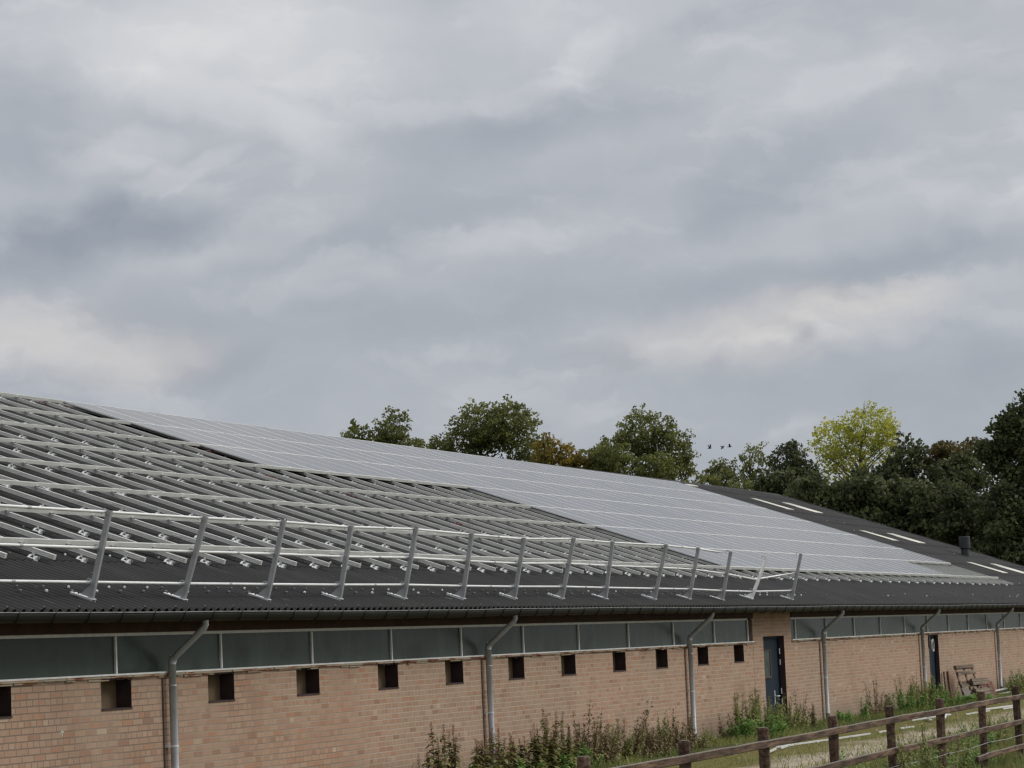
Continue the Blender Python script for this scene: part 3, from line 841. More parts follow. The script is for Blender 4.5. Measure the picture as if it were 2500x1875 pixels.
# doors
def door(a, b, z1, leafs, mat_, depth):
    mb = MB()
    t = 0.05
    mb.box(a + 0.001, a + t, depth - 0.03, depth + 0.06, -0.02, z1 - 0.001); mb.box(b - t, b - 0.001, depth - 0.03, depth + 0.06, -0.02, z1 - 0.001)
    mb.box(a + t, b - t, depth - 0.03, depth + 0.06, z1 - t, z1 - 0.001)
    n = len(leafs)
    for (x0, x1) in leafs:
        mb.box(x0 + 0.003, x1 - 0.003, depth, depth + 0.045, -0.02, z1 - t - 0.004)
    return mb.obj('door', mat_, barn, bevel=0.004)
d1 = door(DOOR1[0], DOOR1[1], DOOR1[3], [(DOOR1[0] + 0.05, DOOR1[0] + 0.32), (DOOR1[0] + 0.32, DOOR1[1] - 0.05)], M['door'], 0.13)
dz = 0.13
mb = MB(); mb.box(52.66, 53.12, dz - 0.012, dz - 0.001, 1.10, 1.62); p_ = mb.obj('door_window', M['glass'], d1)
mb = MB()
for (a, b, c, d) in ((52.62, 53.16, 1.62, 1.655), (52.62, 53.16, 1.065, 1.10), (52.62, 52.66, 1.10, 1.62), (53.12, 53.16, 1.10, 1.62)):
    mb.box(a, b, dz - 0.022, dz - 0.0005, c, d)
mb.obj('window_trim', M['doorframe'], p_)
mb = MB(); mb.box(53.33, 53.375, dz - 0.018, dz - 0.0005, 0.52, 0.80); mb.tube([(53.35, dz - 0.02, 0.68), (53.35, dz - 0.06, 0.68), (53.53, dz - 0.065, 0.68)], 0.014, 8)
mb.obj('door_handle', M['chrome'], d1)
for z in (0.50, 0.72, 1.32, 1.55):
    mb = MB(); mb.tube([(53.775, dz - 0.04, z), (53.775, dz - 0.04, z + 0.12)], 0.013, 8)
    mb.obj('hinge', M['chrome'], d1)
d2 = door(DOOR2[0], DOOR2[1], DOOR2[3], [(DOOR2[0] + 0.05, DOOR2[1] - 0.05)], M['door'], 0.11)
mb = MB(); mb.box(67.4, 67.52, -0.03, -0.002, 1.45, 1.74)
mb.box(67.38, 68.62, -0.02, -0.002, 1.766, 1.785)
mb.obj('door_track', M['reveal'], d2)
mb = MB()
pts = []
for k in range(40):
    t = k / 39 * 2 * math.pi * 3
    pts.append((67.62 + 0.12 * math.cos(t), -0.07 - 0.01 * math.sin(t * 0.7), 1.50 - 0.15 * math.sin(t) + 0.01 * math.cos(t * 2.3)))
mb.tube(pts, 0.010, 5)
mb.box(67.60, 67.63, -0.08, -0.002, 1.62, 1.65)
tag(mb.obj('cable_coil', M['mullion']), 'coil of pale cable hanging on the wall beside the far dark door', 'cable')
# timber jamb strips of both doors, their shade put into the dark colour
mb = MB()
mb.box(DOOR1[1] - 0.008, DOOR1[1] - 0.0015, 0.0, 0.098, -0.02, DOOR1[3] - 0.003)
mb.obj('door_jamb', M['doorframe'], barn); mb = MB()
mb.box(DOOR2[1] - 0.008, DOOR2[1] - 0.0015, 0.0, 0.079, -0.02, DOOR2[3] - 0.003)
mb.obj('door_jamb', M['doorframe'], barn)

# skylights: corrugated translucent sheets proud of the roof
def skylight(x0, x1, u0, u1):
    n = int((x1 - x0) / CORR * 8)
    mb = MB(); vs = []
    for i in range(n + 1):
        x = x0 + (x1 - x0) * i / n
        h = math.cos((x - 26.87) / CORR * 2 * math.pi) * 0.024 + 0.030
        vs += [roof(x, u0, h), roof(x, u1, h - 0.004)]
    mb.add(vs, [(2 * i, 2 * i + 2, 2 * i + 3, 2 * i + 1) for i in range(n)])
    o = mb.obj('skylight', M['skylight'], barn, smooth=True)
    s_ = o.modifiers.new('thick', 'SOLIDIFY'); s_.thickness = 0.006
for (xa_, u0, u1) in ((92.75, 11.75, 13.2), (96.95, 11.75, 13.15), (92.75, 7.70, 8.97), (96.95, 7.65, 8.95), (92.75, 3.60, 4.93), (96.95, 3.65, 4.92), (89.1, 14.35, 14.55)):
    skylight(xa_ - 0.4, xa_ + 0.65, u0, u1)
# vent pipe
b0 = roof(97.15, 5.95, -0.1)
mb = MB()
mb.tube([b0, b0 + Vector((0, 0, 0.45))], 0.155, 20)
mb.tube([b0 + Vector((0, 0, 0.40)), b0 + Vector((0, 0, 0.42)), b0 + Vector((0, 0, 0.84)), b0 + Vector((0, 0, 0.85))], [0.17, 0.205, 0.205, 0.19], 20)
mb.obj('vent_pipe', M['vent'], barn, smooth=False)

# ------------------------------------------------------------------ mounting system on the roof
RX0, RSP = 26.87, 1.062
H1, H2, H3 = 0.088, 0.144, 0.200
ARR_A, PW, PL, U7 = 45.58, 0.9905, 1.6186, 2.32
ARR_B = ARR_A + 10 * PW
ARR_R = ARR_A + 40 * PW
UTOP = U7 + 7 * PL
CL_U = [2.02 + 1.32 * k for k in range(10)]
# grooved profile of an upslope rail: (across, up)
w2, hh = 0.023, H2 - H1
PRO = [(-w2, 0), (-w2, .013), (-w2 + .010, .014), (-w2 + .010, .021), (-w2, .022), (-w2, .035), (-w2 + .010, .036), (-w2 + .010, .043), (-w2, .044), (-w2, hh),
       (-.007, hh), (-.007, hh - .010), (.007, hh - .010), (.007, hh),
       (w2, hh), (w2, .044), (w2 - .010, .043), (w2 - .010, .036), (w2, .035), (w2, .022), (w2 - .010, .021), (w2 - .010, .014), (w2, .013), (w2, 0)]
def roofdir(dx, du, dh):
    return Vector((dx, du * CP - dh * SP, du * SP + dh * CP))
def rail_mesh(u0, u1):
    mb = MB()
    A = roof(0, u0, H1) - roof(0, 0, 0); B = roof(0, u1, H1) - roof(0, 0, 0)
    mb.prism(PRO, lambda a, b: A + roofdir(a, 0, b), lambda a, b: B + roofdir(a, 0, b))
    return mb
def bracket_mesh():
    """bent saddle plate on the crest with a tongue up to the rail, hole in the middle"""
    mb = MB()
    def P(x, u, h): return roofdir(x, u, h)
    def plate(xa, xb, ua, ub, f, t=0.005):
        n = 6; vs = []
        for i in range(n + 1):
            x = xa + (xb - xa) * i / n
            for uu in (ua, ub):
                vs += [P(x, uu, f(x)), P(x, uu, f(x) + t)]
        fs = []
        for i in range(n):
            a = i * 4; b = a + 4
            fs += [(a + 1, b + 1, b + 3, a + 3), (a, a + 2, b + 2, b), (a, b, b + 1, a + 1), (a + 2, a + 3, b + 3, b + 2)]
        fs += [(0, 1, 3, 2), (n * 4, n * 4 + 2, n * 4 + 3, n * 4 + 1)]
        mb.add(vs, fs)
    f = lambda x: 0.029 * math.cos(x / CORR * 2 * math.pi) + 0.034
    plate(-0.062, 0.062, -0.062, -0.024, f)
    plate(-0.062, 0.062, 0.024, 0.055, f)
    plate(-0.062, -0.040, -0.018, 0.018, f)
    plate(0.040, 0.062, -0.018, 0.018, f)
    # pointed lip hanging down slope
    mb.add([P(-0.055, -0.055, f(0.055)), P(0.055, -0.055, f(0.055)), P(0.0, -0.060, f(0) - 0.055), P(-0.055, -0.055, f(0) + .004), P(0.055, -0.055, f(0) + .004)],
           [(3, 4, 1, 0), (0, 1, 2)])
    # upright tongue with rounded head beside the rail
    mb.add([P(0.030, 0.02, f(0.03)), P(0.030, 0.055, f(0.03)), P(0.022, 0.055, H1 + 0.012), P(0.022, 0.02, H1 + 0.012),
            P(0.037, 0.02, f(0.03)), P(0.037, 0.055, f(0.03)), P(0.029, 0.055, H1 + 0.012), P(0.029, 0.02, H1 + 0.012)],
           [(0, 3, 2, 1), (4, 5, 6, 7), (0, 4, 7, 3), (1, 2, 6, 5), (3, 7, 6, 2)])
    mb.tube([P(0, 0.0, 0.030), P(0, 0.0, 0.068)], 0.009, 8)
    return mb
rail_me = rail_mesh(1.80, 13.95)
def splice_mesh():
    mb = MB()
    A = roofdir(0, -0.09, H1 + 0.006); B = roofdir(0, 0.09, H1 + 0.006)
    mb.prism([(-w2 - .004, 0), (-w2 - .004, .034), (-w2 - .0005, .034), (-w2 - .0005, 0)], lambda a, b: A + roofdir(a, 0, b), lambda a, b: B + roofdir(a, 0, b))
    for q in (-0.06, -0.02, 0.03, 0.07):
        c0 = roofdir(-w2 - .004, q, H1 + 0.022); mb.tube([c0, c0 + Vector((-0.012, 0, 0))], 0.008, 6)
    return mb
rail_data = br_data = sp_data = None
for i in range(-1, 56):
    X = RX0 + RSP * i
    r_ = empty('mounting_rail', (X, -EAVE_O, EAVE_Z))
    if rail_data is None:
        b = rail_me.obj('rail_bar', M['rail'], r_); rail_data = b.data
        q = bracket_mesh().obj('roof_bracket', M['bright'], r_); br_data = q.data
        q.location = roofdir(-0.055, CL_U[0], 0)
        s_ = splice_mesh().obj('splice_plate', M['rail'], r_); sp_data = s_.data
        s_.location = roofdir(0, 4.0, 0)
        start = 1
    else:
        b = bpy.data.objects.new('rail_bar', rail_data); COL.objects.link(b); b.parent = r_
        start = 0
        s_ = bpy.data.objects.new('splice_plate', sp_data); COL.objects.link(s_); s_.parent = r_
        s_.location = roofdir(0, rng.choice([3.0, 4.9, 6.6, 8.3]) + rng.uniform(-0.2, 0.2), 0)
    for k, u in enumerate(CL_U):
        if k < start: continue
        if X > ARR_A + 0.8 and u > U7 + 4 * PL + 0.3: continue
        if X > ARR_B + 0.8 and k > 0: continue
        q = bpy.data.objects.new('roof_bracket', br_data); COL.objects.link(q); q.parent = r_
        q.location = roofdir(-0.055 + rng.uniform(-0.01, 0.01), u + rng.uniform(-0.03, 0.03), 0)
        q.rotation_euler = (0, 0, rng.uniform(-0.08, 0.08))
    tag(r_, f'aluminium rail running up the roof slope, its lower end {nth(i + 2)} from the left', 'rail', 'rails running up the roof slope')

# cross rails, eight along the length of the roof
XR0 = 24.6
con_d = None
def cross_mesh(x0, x1, u, k):
    mb = MB()
    a, h = 0.020, H3 - H2
    pr = [(-a, 0), (-a, h), (-a + .013, h), (-a + .013, h - .022), (a - .013, h - .022), (a - .013, h), (a, h), (a, 0)]
    mb.prism(pr, lambda p, q: roof(x0, u + p, H2 + q), lambda p, q: roof(x1, u + p, H2 + q))
    return mb
names8 = ['topmost, along the ridge', 'second below the ridge', 'third below the ridge', 'fourth below the ridge', 'fifth below the ridge', 'sixth below the ridge', 'seventh below the ridge', 'lowest, nearest the gutter']
for k in range(8):
    u = UTOP - k * PL
    xe = ARR_R + 0.05
    xst = XR0 if k > 2 else 33.0 + 0.0
    cr = tag(empty('cross_rail', (xst, -EAVE_O, EAVE_Z)), 'horizontal aluminium rail across the roof, ' + names8[k], 'rail', 'horizontal rails across the roof')
    o = cross_mesh(xst, xe, u, k).obj('rail_bar', M['crossrail']); o.parent = cr; o.matrix_parent_inverse = Matrix.Translation((-xst, EAVE_O, -EAVE_Z))
    for i in range(-1, 56):
        X = RX0 + RSP * i
        lim = ARR_A if k < 3 else ARR_B
        if X < xst or (X > lim and k < 7) or k == 7 and X > ARR_B: continue
        if con_d is None:
            mb = MB(); r0 = roof(0, 0, 0)
            def rl(dx, du, dh): return roofdir(dx, du, H2 + dh)
            # cross connector: two hooks under the lower side of the rail and a small plate on top
            for dx in (-0.05, 0.035):
                mb.add([rl(dx, -.055, -.03), rl(dx + .022, -.055, -.03), rl(dx + .022, -.021, -.03), rl(dx, -.021, -.03),
                        rl(dx, -.050, .016), rl(dx + .022, -.050, .016), rl(dx + .022, -.021, .016), rl(dx, -.021, .016)],
                       [(0, 3, 2, 1), (4, 5, 6, 7), (0, 1, 5, 4), (1, 2, 6, 5), (3, 0, 4, 7)], 0)
            mb.add([rl(-.05, -.0205, .010), rl(.045, -.0205, .010), rl(.045, -.053, .013), rl(-.05, -.053, .013)], [(3, 2, 1, 0)], 0)
            mb.add([rl(-.045, -.014, H3 - H2 + .002), rl(.05, -.014, H3 - H2 + .002), rl(.05, .008, H3 - H2 + .002), rl(-.045, .008, H3 - H2 + .002)], [(0, 1, 2, 3)], 1)
            c_ = mb.obj('connector', [M['post'], M['bright']], cr); con_d = c_.data
        else:
            c_ = bpy.data.objects.new('connector', con_d); COL.objects.link(c_); c_.parent = cr
        c_.location = Vector((X - xst, 0, 0)) + roofdir(0, u, 0)

# solar panels
def frame_mesh():
    mb = MB(); W, L, t, h = PW - 0.004, PL - 0.030, 0.026, 0.034
    def bx(x0, x1, u0, u1):
        mb.box(x0, x1, u0, u1, -h, 0)
    bx(-W / 2, -W / 2 + t, 0, L); bx(W / 2 - t, W / 2, 0, L); bx(-W / 2 + t, W / 2 - t, 0, .012); bx(-W / 2 + t, W / 2 - t, L - .012, L)
    return mb
def pane_mesh():
    mb = MB(); W, L, t = PW - 0.004, PL - 0.030, 0.026
    mb.box(-W / 2 + t, W / 2 - t, .012, L - .012, -0.008, -0.0025)
    return mb
fr_d = pn_d = None
rows7 = ['top row', 'second row below the ridge', 'third row below the ridge', 'fourth row below the ridge', 'fifth row below the ridge', 'sixth row below the ridge', 'lowest row']
rp = random.Random(11)
for row in range(7):
    xst, n = (ARR_A, 40) if row < 3 else (ARR_B, 30)
    if row == 6: n = 23
    for c in range(n):
        X = xst + (c + 0.5) * PW
        u = UTOP - (row + 1) * PL + 0.015
        e = empty('solar_panel', roof(X, u, H3 + 0.001))
        e.rotation_euler = (PITCH + rp.gauss(0, 0.0011), rp.gauss(0, 0.0016), 0)
        if fr_d is None:
            a = frame_mesh().obj('panel_frame', M['pframe'], e); fr_d = a.data
            b = pane_mesh().obj('panel_glass', M['panel'], e); pn_d = b.data
        else:
            a = bpy.data.objects.new('panel_frame', fr_d); b = bpy.data.objects.new('panel_glass', pn_d)
            for q in (a, b): COL.objects.link(q); q.parent = e
        tag(e, f'grey solar panel, {rows7[row]}, {nth(c + 1)} from its left end', 'solar panel', 'solar panels laid on the roof')

# loose cables along the rails
cabs = [('red', 45.1, 13.5, 0.9), ('red', 45.0, 12.35, 1.2), ('black', 44.2, 12.3, 0.6), ('red', 45.5, 10.2, 0.5), ('red', 44.2, 8.2, 0.8), ('red', 45.7, 7.15, 0.9), ('black', 46.6, 7.0, 0.5), ('black', 46.65, 5.4, 0.5), ('red', 46.8, 5.2, 0.4), ('red', 41.2, 9.3, 0.5)]
where = ['at the top of the bare rails near the ridge', 'below the second horizontal rail', 'left of the second horizontal rail end', 'beside the third horizontal rail end', 'between the fourth and fifth horizontal rails', 'below the fifth horizontal rail', 'beside the red one below the fifth horizontal rail', 'below the sixth horizontal rail', 'beside the black one below the sixth rail', 'on the fourth horizontal rail towards the left']
for (cn, x, u, L), wh in zip(cabs, where):
    mb = MB(); pts = []
    for k in range(12):
        t = k / 11
        pts.append(roof(x + L * (t - .5) + 0.03 * math.sin(t * 9), u + 0.12 * math.sin(t * 5 + x), 0.075 + 0.05 * abs(math.sin(t * 7 + x))))
    mb.tube(pts, 0.009, 5)
    tag(mb.obj('loose_cable', M['redcable'] if cn == 'red' else M['black']), f'loose {cn} cable {wh}', 'cable', 'loose cables among the rails')

# ------------------------------------------------------------------ temporary guard rail on the eave
gr = empty('guard_rail', roof(25.38, 0.36, 0.0))
tag(gr, 'galvanised guard rail of leaning posts and three tubes above the gutter', 'guard rail')
G0 = gr.location.copy()
POSTS = [(18.6, .35, -.26, .96), (21.9, .35, -.28, .96), (25.38, .34, -.267, .962), (27.46, .33, -.332, .954), (29.62, .33, -.278, .973), (31.80, .36, -.214, .958), (33.97, .39, -.231, .975), (36.08, .38, -.195, .954), (38.21, .40, -.209, .924), (40.32, .40, -.255, .968), (42.37, .38, -.181, .961), (44.93, .36, -.274, .961), (46.99, .37, -.229, .942), (48.85, .30, -.224, .917), (51.08, .38, -.369, .813), (53.93, .34, -.258, .945)]
def local(mb): mb.v = [tuple(Vector(q) - G0) for q in mb.v]; return mb
tops, mids, lows = [], [], []
for i, (x, u, dy, dz_) in enumerate(POSTS):
    b0 = roof(x, u, 0.045)
    d = Vector((0, dy, dz_)); L = d.length; d.normalize()
    e2 = Vector((1, 0, 0)); e3 = d.cross(e2).normalized()
    if i == 14: e2 = e2 * .42 + e3 * .907; e3 = d.cross(e2).normalized()
    mb = MB()
    # channel section post: web + two flanges
    def F_(a, b, s): return b0 + e2 * a + e3 * b + d * s
    pr = [(-.003, -.030), (.003 - .0, -.030), (.003, .030), (-.003, .030)]
    for pr in ([(-.022, -.030), (-.022, .030), (-.018, .030), (-.018, -.030)], [(-.018, .026), (-.018, .030), (.022, .030), (.022, .026)], [(-.018, -.030), (-.018, -.026), (.022, -.026), (.022, -.030)]):
        mb.prism(pr, lambda a, b: F_(a, b, 0.0), lambda a, b: F_(a, b, L))
    # gusset
    g0 = [roof(x + dxx, u, 0.06) for dxx in (-.024, -.0205)]; g1 = [roof(x + dxx, u + 0.13, 0.06) for dxx in (-.024, -.0205)]; g2 = [b0 + e2 * dxx + d * 0.19 for dxx in (-.024, -.0205)]
    mb.add([g0[0], g1[0], g2[0], g0[1], g1[1], g2[1]], [(0, 1, 2), (5, 4, 3), (0, 3, 4, 1), (1, 4, 5, 2)])
    po = local(mb).obj('post', M['white'] if i == 14 else M['post'], gr)
    if i == 14: po['label'] = 'post leaning further out than the others, its bright reflection put into white'
    # base plate on the crests
    mb = MB()
    n = 5
    for (xa, xb, h0) in ((-.052, .052, 0.044),):
        c8 = [roof(x + a, uu, hh_) for uu in (u - 0.04, u + 0.25) for a in (xa, xb) for hh_ in (h0, h0 + 0.008)]
        mb.add(c8, [(0, 2, 3, 1), (4, 5, 7, 6), (0, 1, 5, 4), (2, 6, 7, 3), (1, 3, 7, 5), (0, 4, 6, 2)])
    for sx in (-.045, .037):
        c8 = [roof(x + sx + a, uu, hh_) for uu in (u - 0.04, u + 0.25) for a in (0, .008) for hh_ in (0.010, 0.040)]
        mb.add(c8, [(0, 2, 3, 1), (4, 5, 7, 6), (0, 1, 5, 4), (2, 6, 7, 3), (0, 4, 6, 2)])
    bp_ = local(mb).obj('base_plate', M['bright'], po)
    mb = MB()
    for uu in (u + .17, u + .225):
        c0 = roof(x, uu, 0.048); mb.tube([c0, c0 + roofdir(0, 0, 0.012)], 0.011, 6)
    local(mb).obj('bolt', M['black'], bp_)
    for s_, lst in ((0.985, tops), (0.577, mids), (0.190, lows)):
        cpos = b0 + d * (L * s_) + Vector((0, 0.055, 0))
        mb = MB()
        pts = [cpos + Vector((-0.024, 0.038 * math.cos(t), 0.038 * math.sin(t))) for t in [math.pi * q / 8 * 1.3 - 0.7 for q in range(11)]]
        mb.tube(pts, 0.006, 5)
        local(mb).obj('hook', M['post'], po)
        lst.append(cpos)
def tube_run(pts, name, last=None):
    mb = MB(); mb.tube(pts, 0.0170, 10)
    return local(mb).obj(name, M['tube'], gr, smooth=True)
tt = tops[:14]; ext = tt[-2] + (tt[-1] - tt[-2]) * 0.82
top_pts = tops[:13] + [tops[12] + (tops[13] - tops[12]) * 0.80 + Vector((0, 0, -0.02))]
tube_run(top_pts, 'tube')
mp_ = []
for i, q in enumerate(mids):
    q = q.copy()
    if i == 14: q += Vector((0, 0.06, -0.09))
    if i == 13: q += Vector((0, 0, -0.03))
    if i == 15: q += Vector((0, 0, 0.0))
    mp_.append(q)
tube_run(mp_, 'tube')
tube_run([q + (Vector((0, 0, -0.015)) if i == 14 else Vector()) for i, q in enumerate(lows)] + [lows[-1] + Vector((0.12, 0, 0))], 'tube')
# couplers where tubes join
for lst in (top_pts, mp_, lows):
    for i in range(1, len(lst) - 1, 2):
        c0 = lst[i] * 0.45 + lst[i + 1] * 0.55; dd = (lst[i + 1] - lst[i]).normalized()
        mb = MB(); mb.tube([c0 - dd * 0.03, c0 + dd * 0.03], 0.0200, 10)
        local(mb).obj('tube_coupler', M['post'], gr)

# ------------------------------------------------------------------ post-and-rail fence
fence = empty('wooden_fence', (24.1, -8.1, 0))
tag(fence, 'brown weathered post-and-rail fence across the lower right corner', 'fence')
FP = [(9.6, -8.2), (12.0, -8.2), (14.4, -8.2), (16.8, -8.2), (19.218, -8.188), (21.627, -8.206), (24.138, -8.175), (26.809, -8.138), (29.60, -8.08), (31.947, -8.117), (34.803, -8.047), (37.074, -8.082), (39.6, -8.06), (42.1, -8.05)]
FO = Vector((24.1, -8.1, 0))
def flocal(mb): mb.v = [tuple(Vector(q) - FO) for q in mb.v]; return mb
FPt = []
rf_ = random.Random(5)
for i, (x, y) in enumerate(FP):
    s_ = 0.048
    lean = Vector((rf_.uniform(-.015, .015), rf_.uniform(-.012, .012), 0))
    vs = []
    rot = rf_.uniform(-.12, .12)
    hz = [0, .3, .6, .9, 1.085, 1.10]
    for z in hz:
        k = s_ * (0.9 if z == 1.10 else 1.0) * (1 + rf_.uniform(-.03, .03))
        for a in range(8):
            t = a * math.pi / 4 + math.pi / 8 + rot
            rr = k * 1.08
            px_, py_ = max(-k, min(k, rr * math.cos(t) * 1.1)), max(-k, min(k, rr * math.sin(t) * 1.1))
            vs.append((x + px_ + lean.x * z, y + py_ + lean.y * z, z - (0.1 if z == 0 else 0)))
    mb = MB()
    fs = [(r * 8 + a, r * 8 + (a + 1) % 8, (r + 1) * 8 + (a + 1) % 8, (r + 1) * 8 + a) for r in range(len(hz) - 1) for a in range(8)]
    fs += [tuple(range(40, 48))]
    mb.add(vs, fs)
    o = flocal(mb).obj('post', M['fencepost'], fence)
    FPt.append(Vector((x, y, 0)))
def frail(pts, z, name='rail', hgt=0.070, thick=0.042, jit=0.004):
    """plank nailed to the camera side of the posts, slightly warped"""
    mb = MB(); prev = None; vs = []; n = 0
    P2 = []
    for a, b in zip(pts, pts[1:]):
        for k in range(6): P2.append(a.lerp(b, k / 6))
    P2.append(pts[-1])
    for q in P2:
        yo = q.y - 0.062 - thick; dz = rf_.uniform(-jit, jit) * 0.6
        hh_ = hgt * (1 + rf_.uniform(-.05, .05))
        c_ = 0.006
        for (yy, zz) in ((yo + c_, z), (yo, z + c_), (yo, z + hh_ - c_), (yo + c_, z + hh_), (yo + thick - c_, z + hh_), (yo + thick, z + hh_ - c_), (yo + thick, z)):
            vs.append((q.x, yy, zz + dz))
        n += 1
    m7 = 7
    fs = [(i * m7 + a, i * m7 + (a + 1) % m7, (i + 1) * m7 + (a + 1) % m7, (i + 1) * m7 + a) for i in range(n - 1) for a in range(m7)]
    fs += [tuple(reversed(range(m7))), tuple(range((n - 1) * m7, n * m7))]
    mb.add(vs, [tuple(reversed(f)) for f in fs])
    return flocal(mb).obj(name, M['fence'], fence)
E_ = lambda i, dx=0.0: FPt[i] + Vector((dx, 0, 0))
# top rail: boards meet at the posts
for a, b in ((0, 3), (3, 5), (5, 7), (7, 9), (9, 11), (11, 13)):
    frail([E_(k, (0.004 if k == a else 0)) for k in range(a, b + 1)], 0.917)
for a, b in ((0, 4), (4, 7), (7, 10), (10, 13)):
    frail([E_(k, (0.004 if k == a else 0)) for k in range(a, b + 1)], 0.572)
frail([E_(0), E_(4), E_(8), E_(9), E_(9, 0.22)], 0.20)
q = frail([E_(9, 1.65), E_(10), E_(11), E_(13)], 0.235)
q['label'] = 'lowest rail with a broken rotten end'
mb = MB()
pts = []
for i, q in enumerate(FPt):
    pts.append(q + Vector((0.02, -0.066, 0.43)))
    if i < len(FPt) - 1: pts.append(q.lerp(FPt[i + 1], .5) + Vector((0, -0.066, 0.415)))
mb.tube(pts, 0.0035, 4)
flocal(mb).obj('wire', M['wire'], fence)
for q in FPt[4:]:
    mb = MB(); c0 = q + Vector((0.05, -0.045, 0.43)); mb.tube([c0, c0 + Vector((0.035, -0.015, 0))], [0.016, 0.022], 8)
    flocal(mb).obj('insulator', M['black'], fence)

# ------------------------------------------------------------------ trees
TREES = {
    'T1': [(202.89, 78.96, 20.14, 1.05, 1.32), (202.7, 79.59, 19.58, 1.22, 0.87), (204.05, 75.96, 20.35, 1.57, 2.16), (203.67, 77.16, 19.47, 1.57, 1.39), (204.72, 74.6, 19.1, 1.32, 0.98)],
    'T2': [(221.69, 74.64, 21.78, 2.99, 2.46), (222.42, 72.7, 22.06, 2.61, 2.17), (220.98, 76.83, 20.39, 2.32, 1.79), (223.29, 71.16, 19.57, 2.17, 1.87), (220.33, 78.61, 19.92, 1.31, 1.05)],
    'T3': [(209.68, 62.37, 17.63, 1.32, 1.25), (208.94, 64.11, 18.16, 1.25, 1.53), (210.23, 61.11, 17.15, 1.19, 0.98)],
    'T4': [(230.14, 62.17, 20.91, 2.72, 2.2), (231.09, 60.19, 19.24, 2.2, 2.35), (229.36, 64.59, 19.25, 2.27, 1.44), (231.7, 59.07, 17.67, 1.14, 1.51)],
    'T5': [(210.92, 59.31, 17.24, 2.44, 1.32), (212.52, 55.48, 16.37, 2.16, 1.25)],
    'T6': [(229.99, 54.83, 16.94, 1.2, 1.2), (229.58, 56.02, 16.44, 1.12, 0.82)],
    'T7': [(230.93, 52.24, 17.64, 1.79, 1.72)],
    'T8': [(232.13, 49.21, 17.61, 1.79, 1.94), (232.79, 47.94, 16.06, 1.68, 1.68)],
    'T9': [(242.42, 44.15, 20.76, 2.78, 2.24), (241.36, 47.1, 19.86, 2.62, 2.16), (243.1, 42.83, 19.27, 1.78, 2.16), (241.94, 46.18, 17.7, 2.7, 1.7)],
    'T10': [(159.86, 21.56, 12.49, 1.06, 1.31), (159.72, 22.25, 11.26, 1.52, 1.26)],
    'T11': [(163.39, 19.37, 12.78, 1.75, 0.82), (163.06, 20.37, 12.19, 1.28, 0.92)],
    'T11b': [(161.04, 18.97, 10.99, 2.02, 1.39)],
    'T12': [(152.24, 13.2, 13.46, 1.14, 1.9), (151.85, 14.51, 12.33, 1.23, 1.57), (152.55, 13.05, 11.2, 1.9, 2.14)],
    'T13': [(155.67, 25.9, 10.45, 1.87, 1.12)],
    'T14': [(155.48, 23.07, 10.02, 1.98, 1.48)],
    'T15': [(155.35, 20.21, 9.1, 2.08, 1.72)],
    'T16': [(153.97, 17.13, 8.15, 2.05, 2.05)],
    'T17': [(151.2, 13.94, 7.89, 2.0, 2.24)],
    'T18': [(160.68, 30.13, 11.16, 1.55, 0.83)],
}

def grow(L, a=1.09, b=1.05):
    return [(x, y, z, rx * a, rz * b) for x, y, z, rx, rz in L]
def leaf_quads(C, size, rs, droop=0.0):
    """one slightly pointed quad per centre, random orientation"""
    n = len(C)
    a = rs.normal(size=(n, 3)); a /= np.linalg.norm(a, axis=1)[:, None]
    b = rs.normal(size=(n, 3)); b -= (b * a).sum(1)[:, None] * a; b /= np.linalg.norm(b, axis=1)[:, None]
    s = size * rs.uniform(0.6, 1.3, n)[:, None]
    V = np.stack([C - a * s, C + b * s * 0.62, C + a * s, C - b * s * 0.62], 1).reshape(-1, 3)
    F = np.arange(n * 4).reshape(-1, 4)
    return V, F

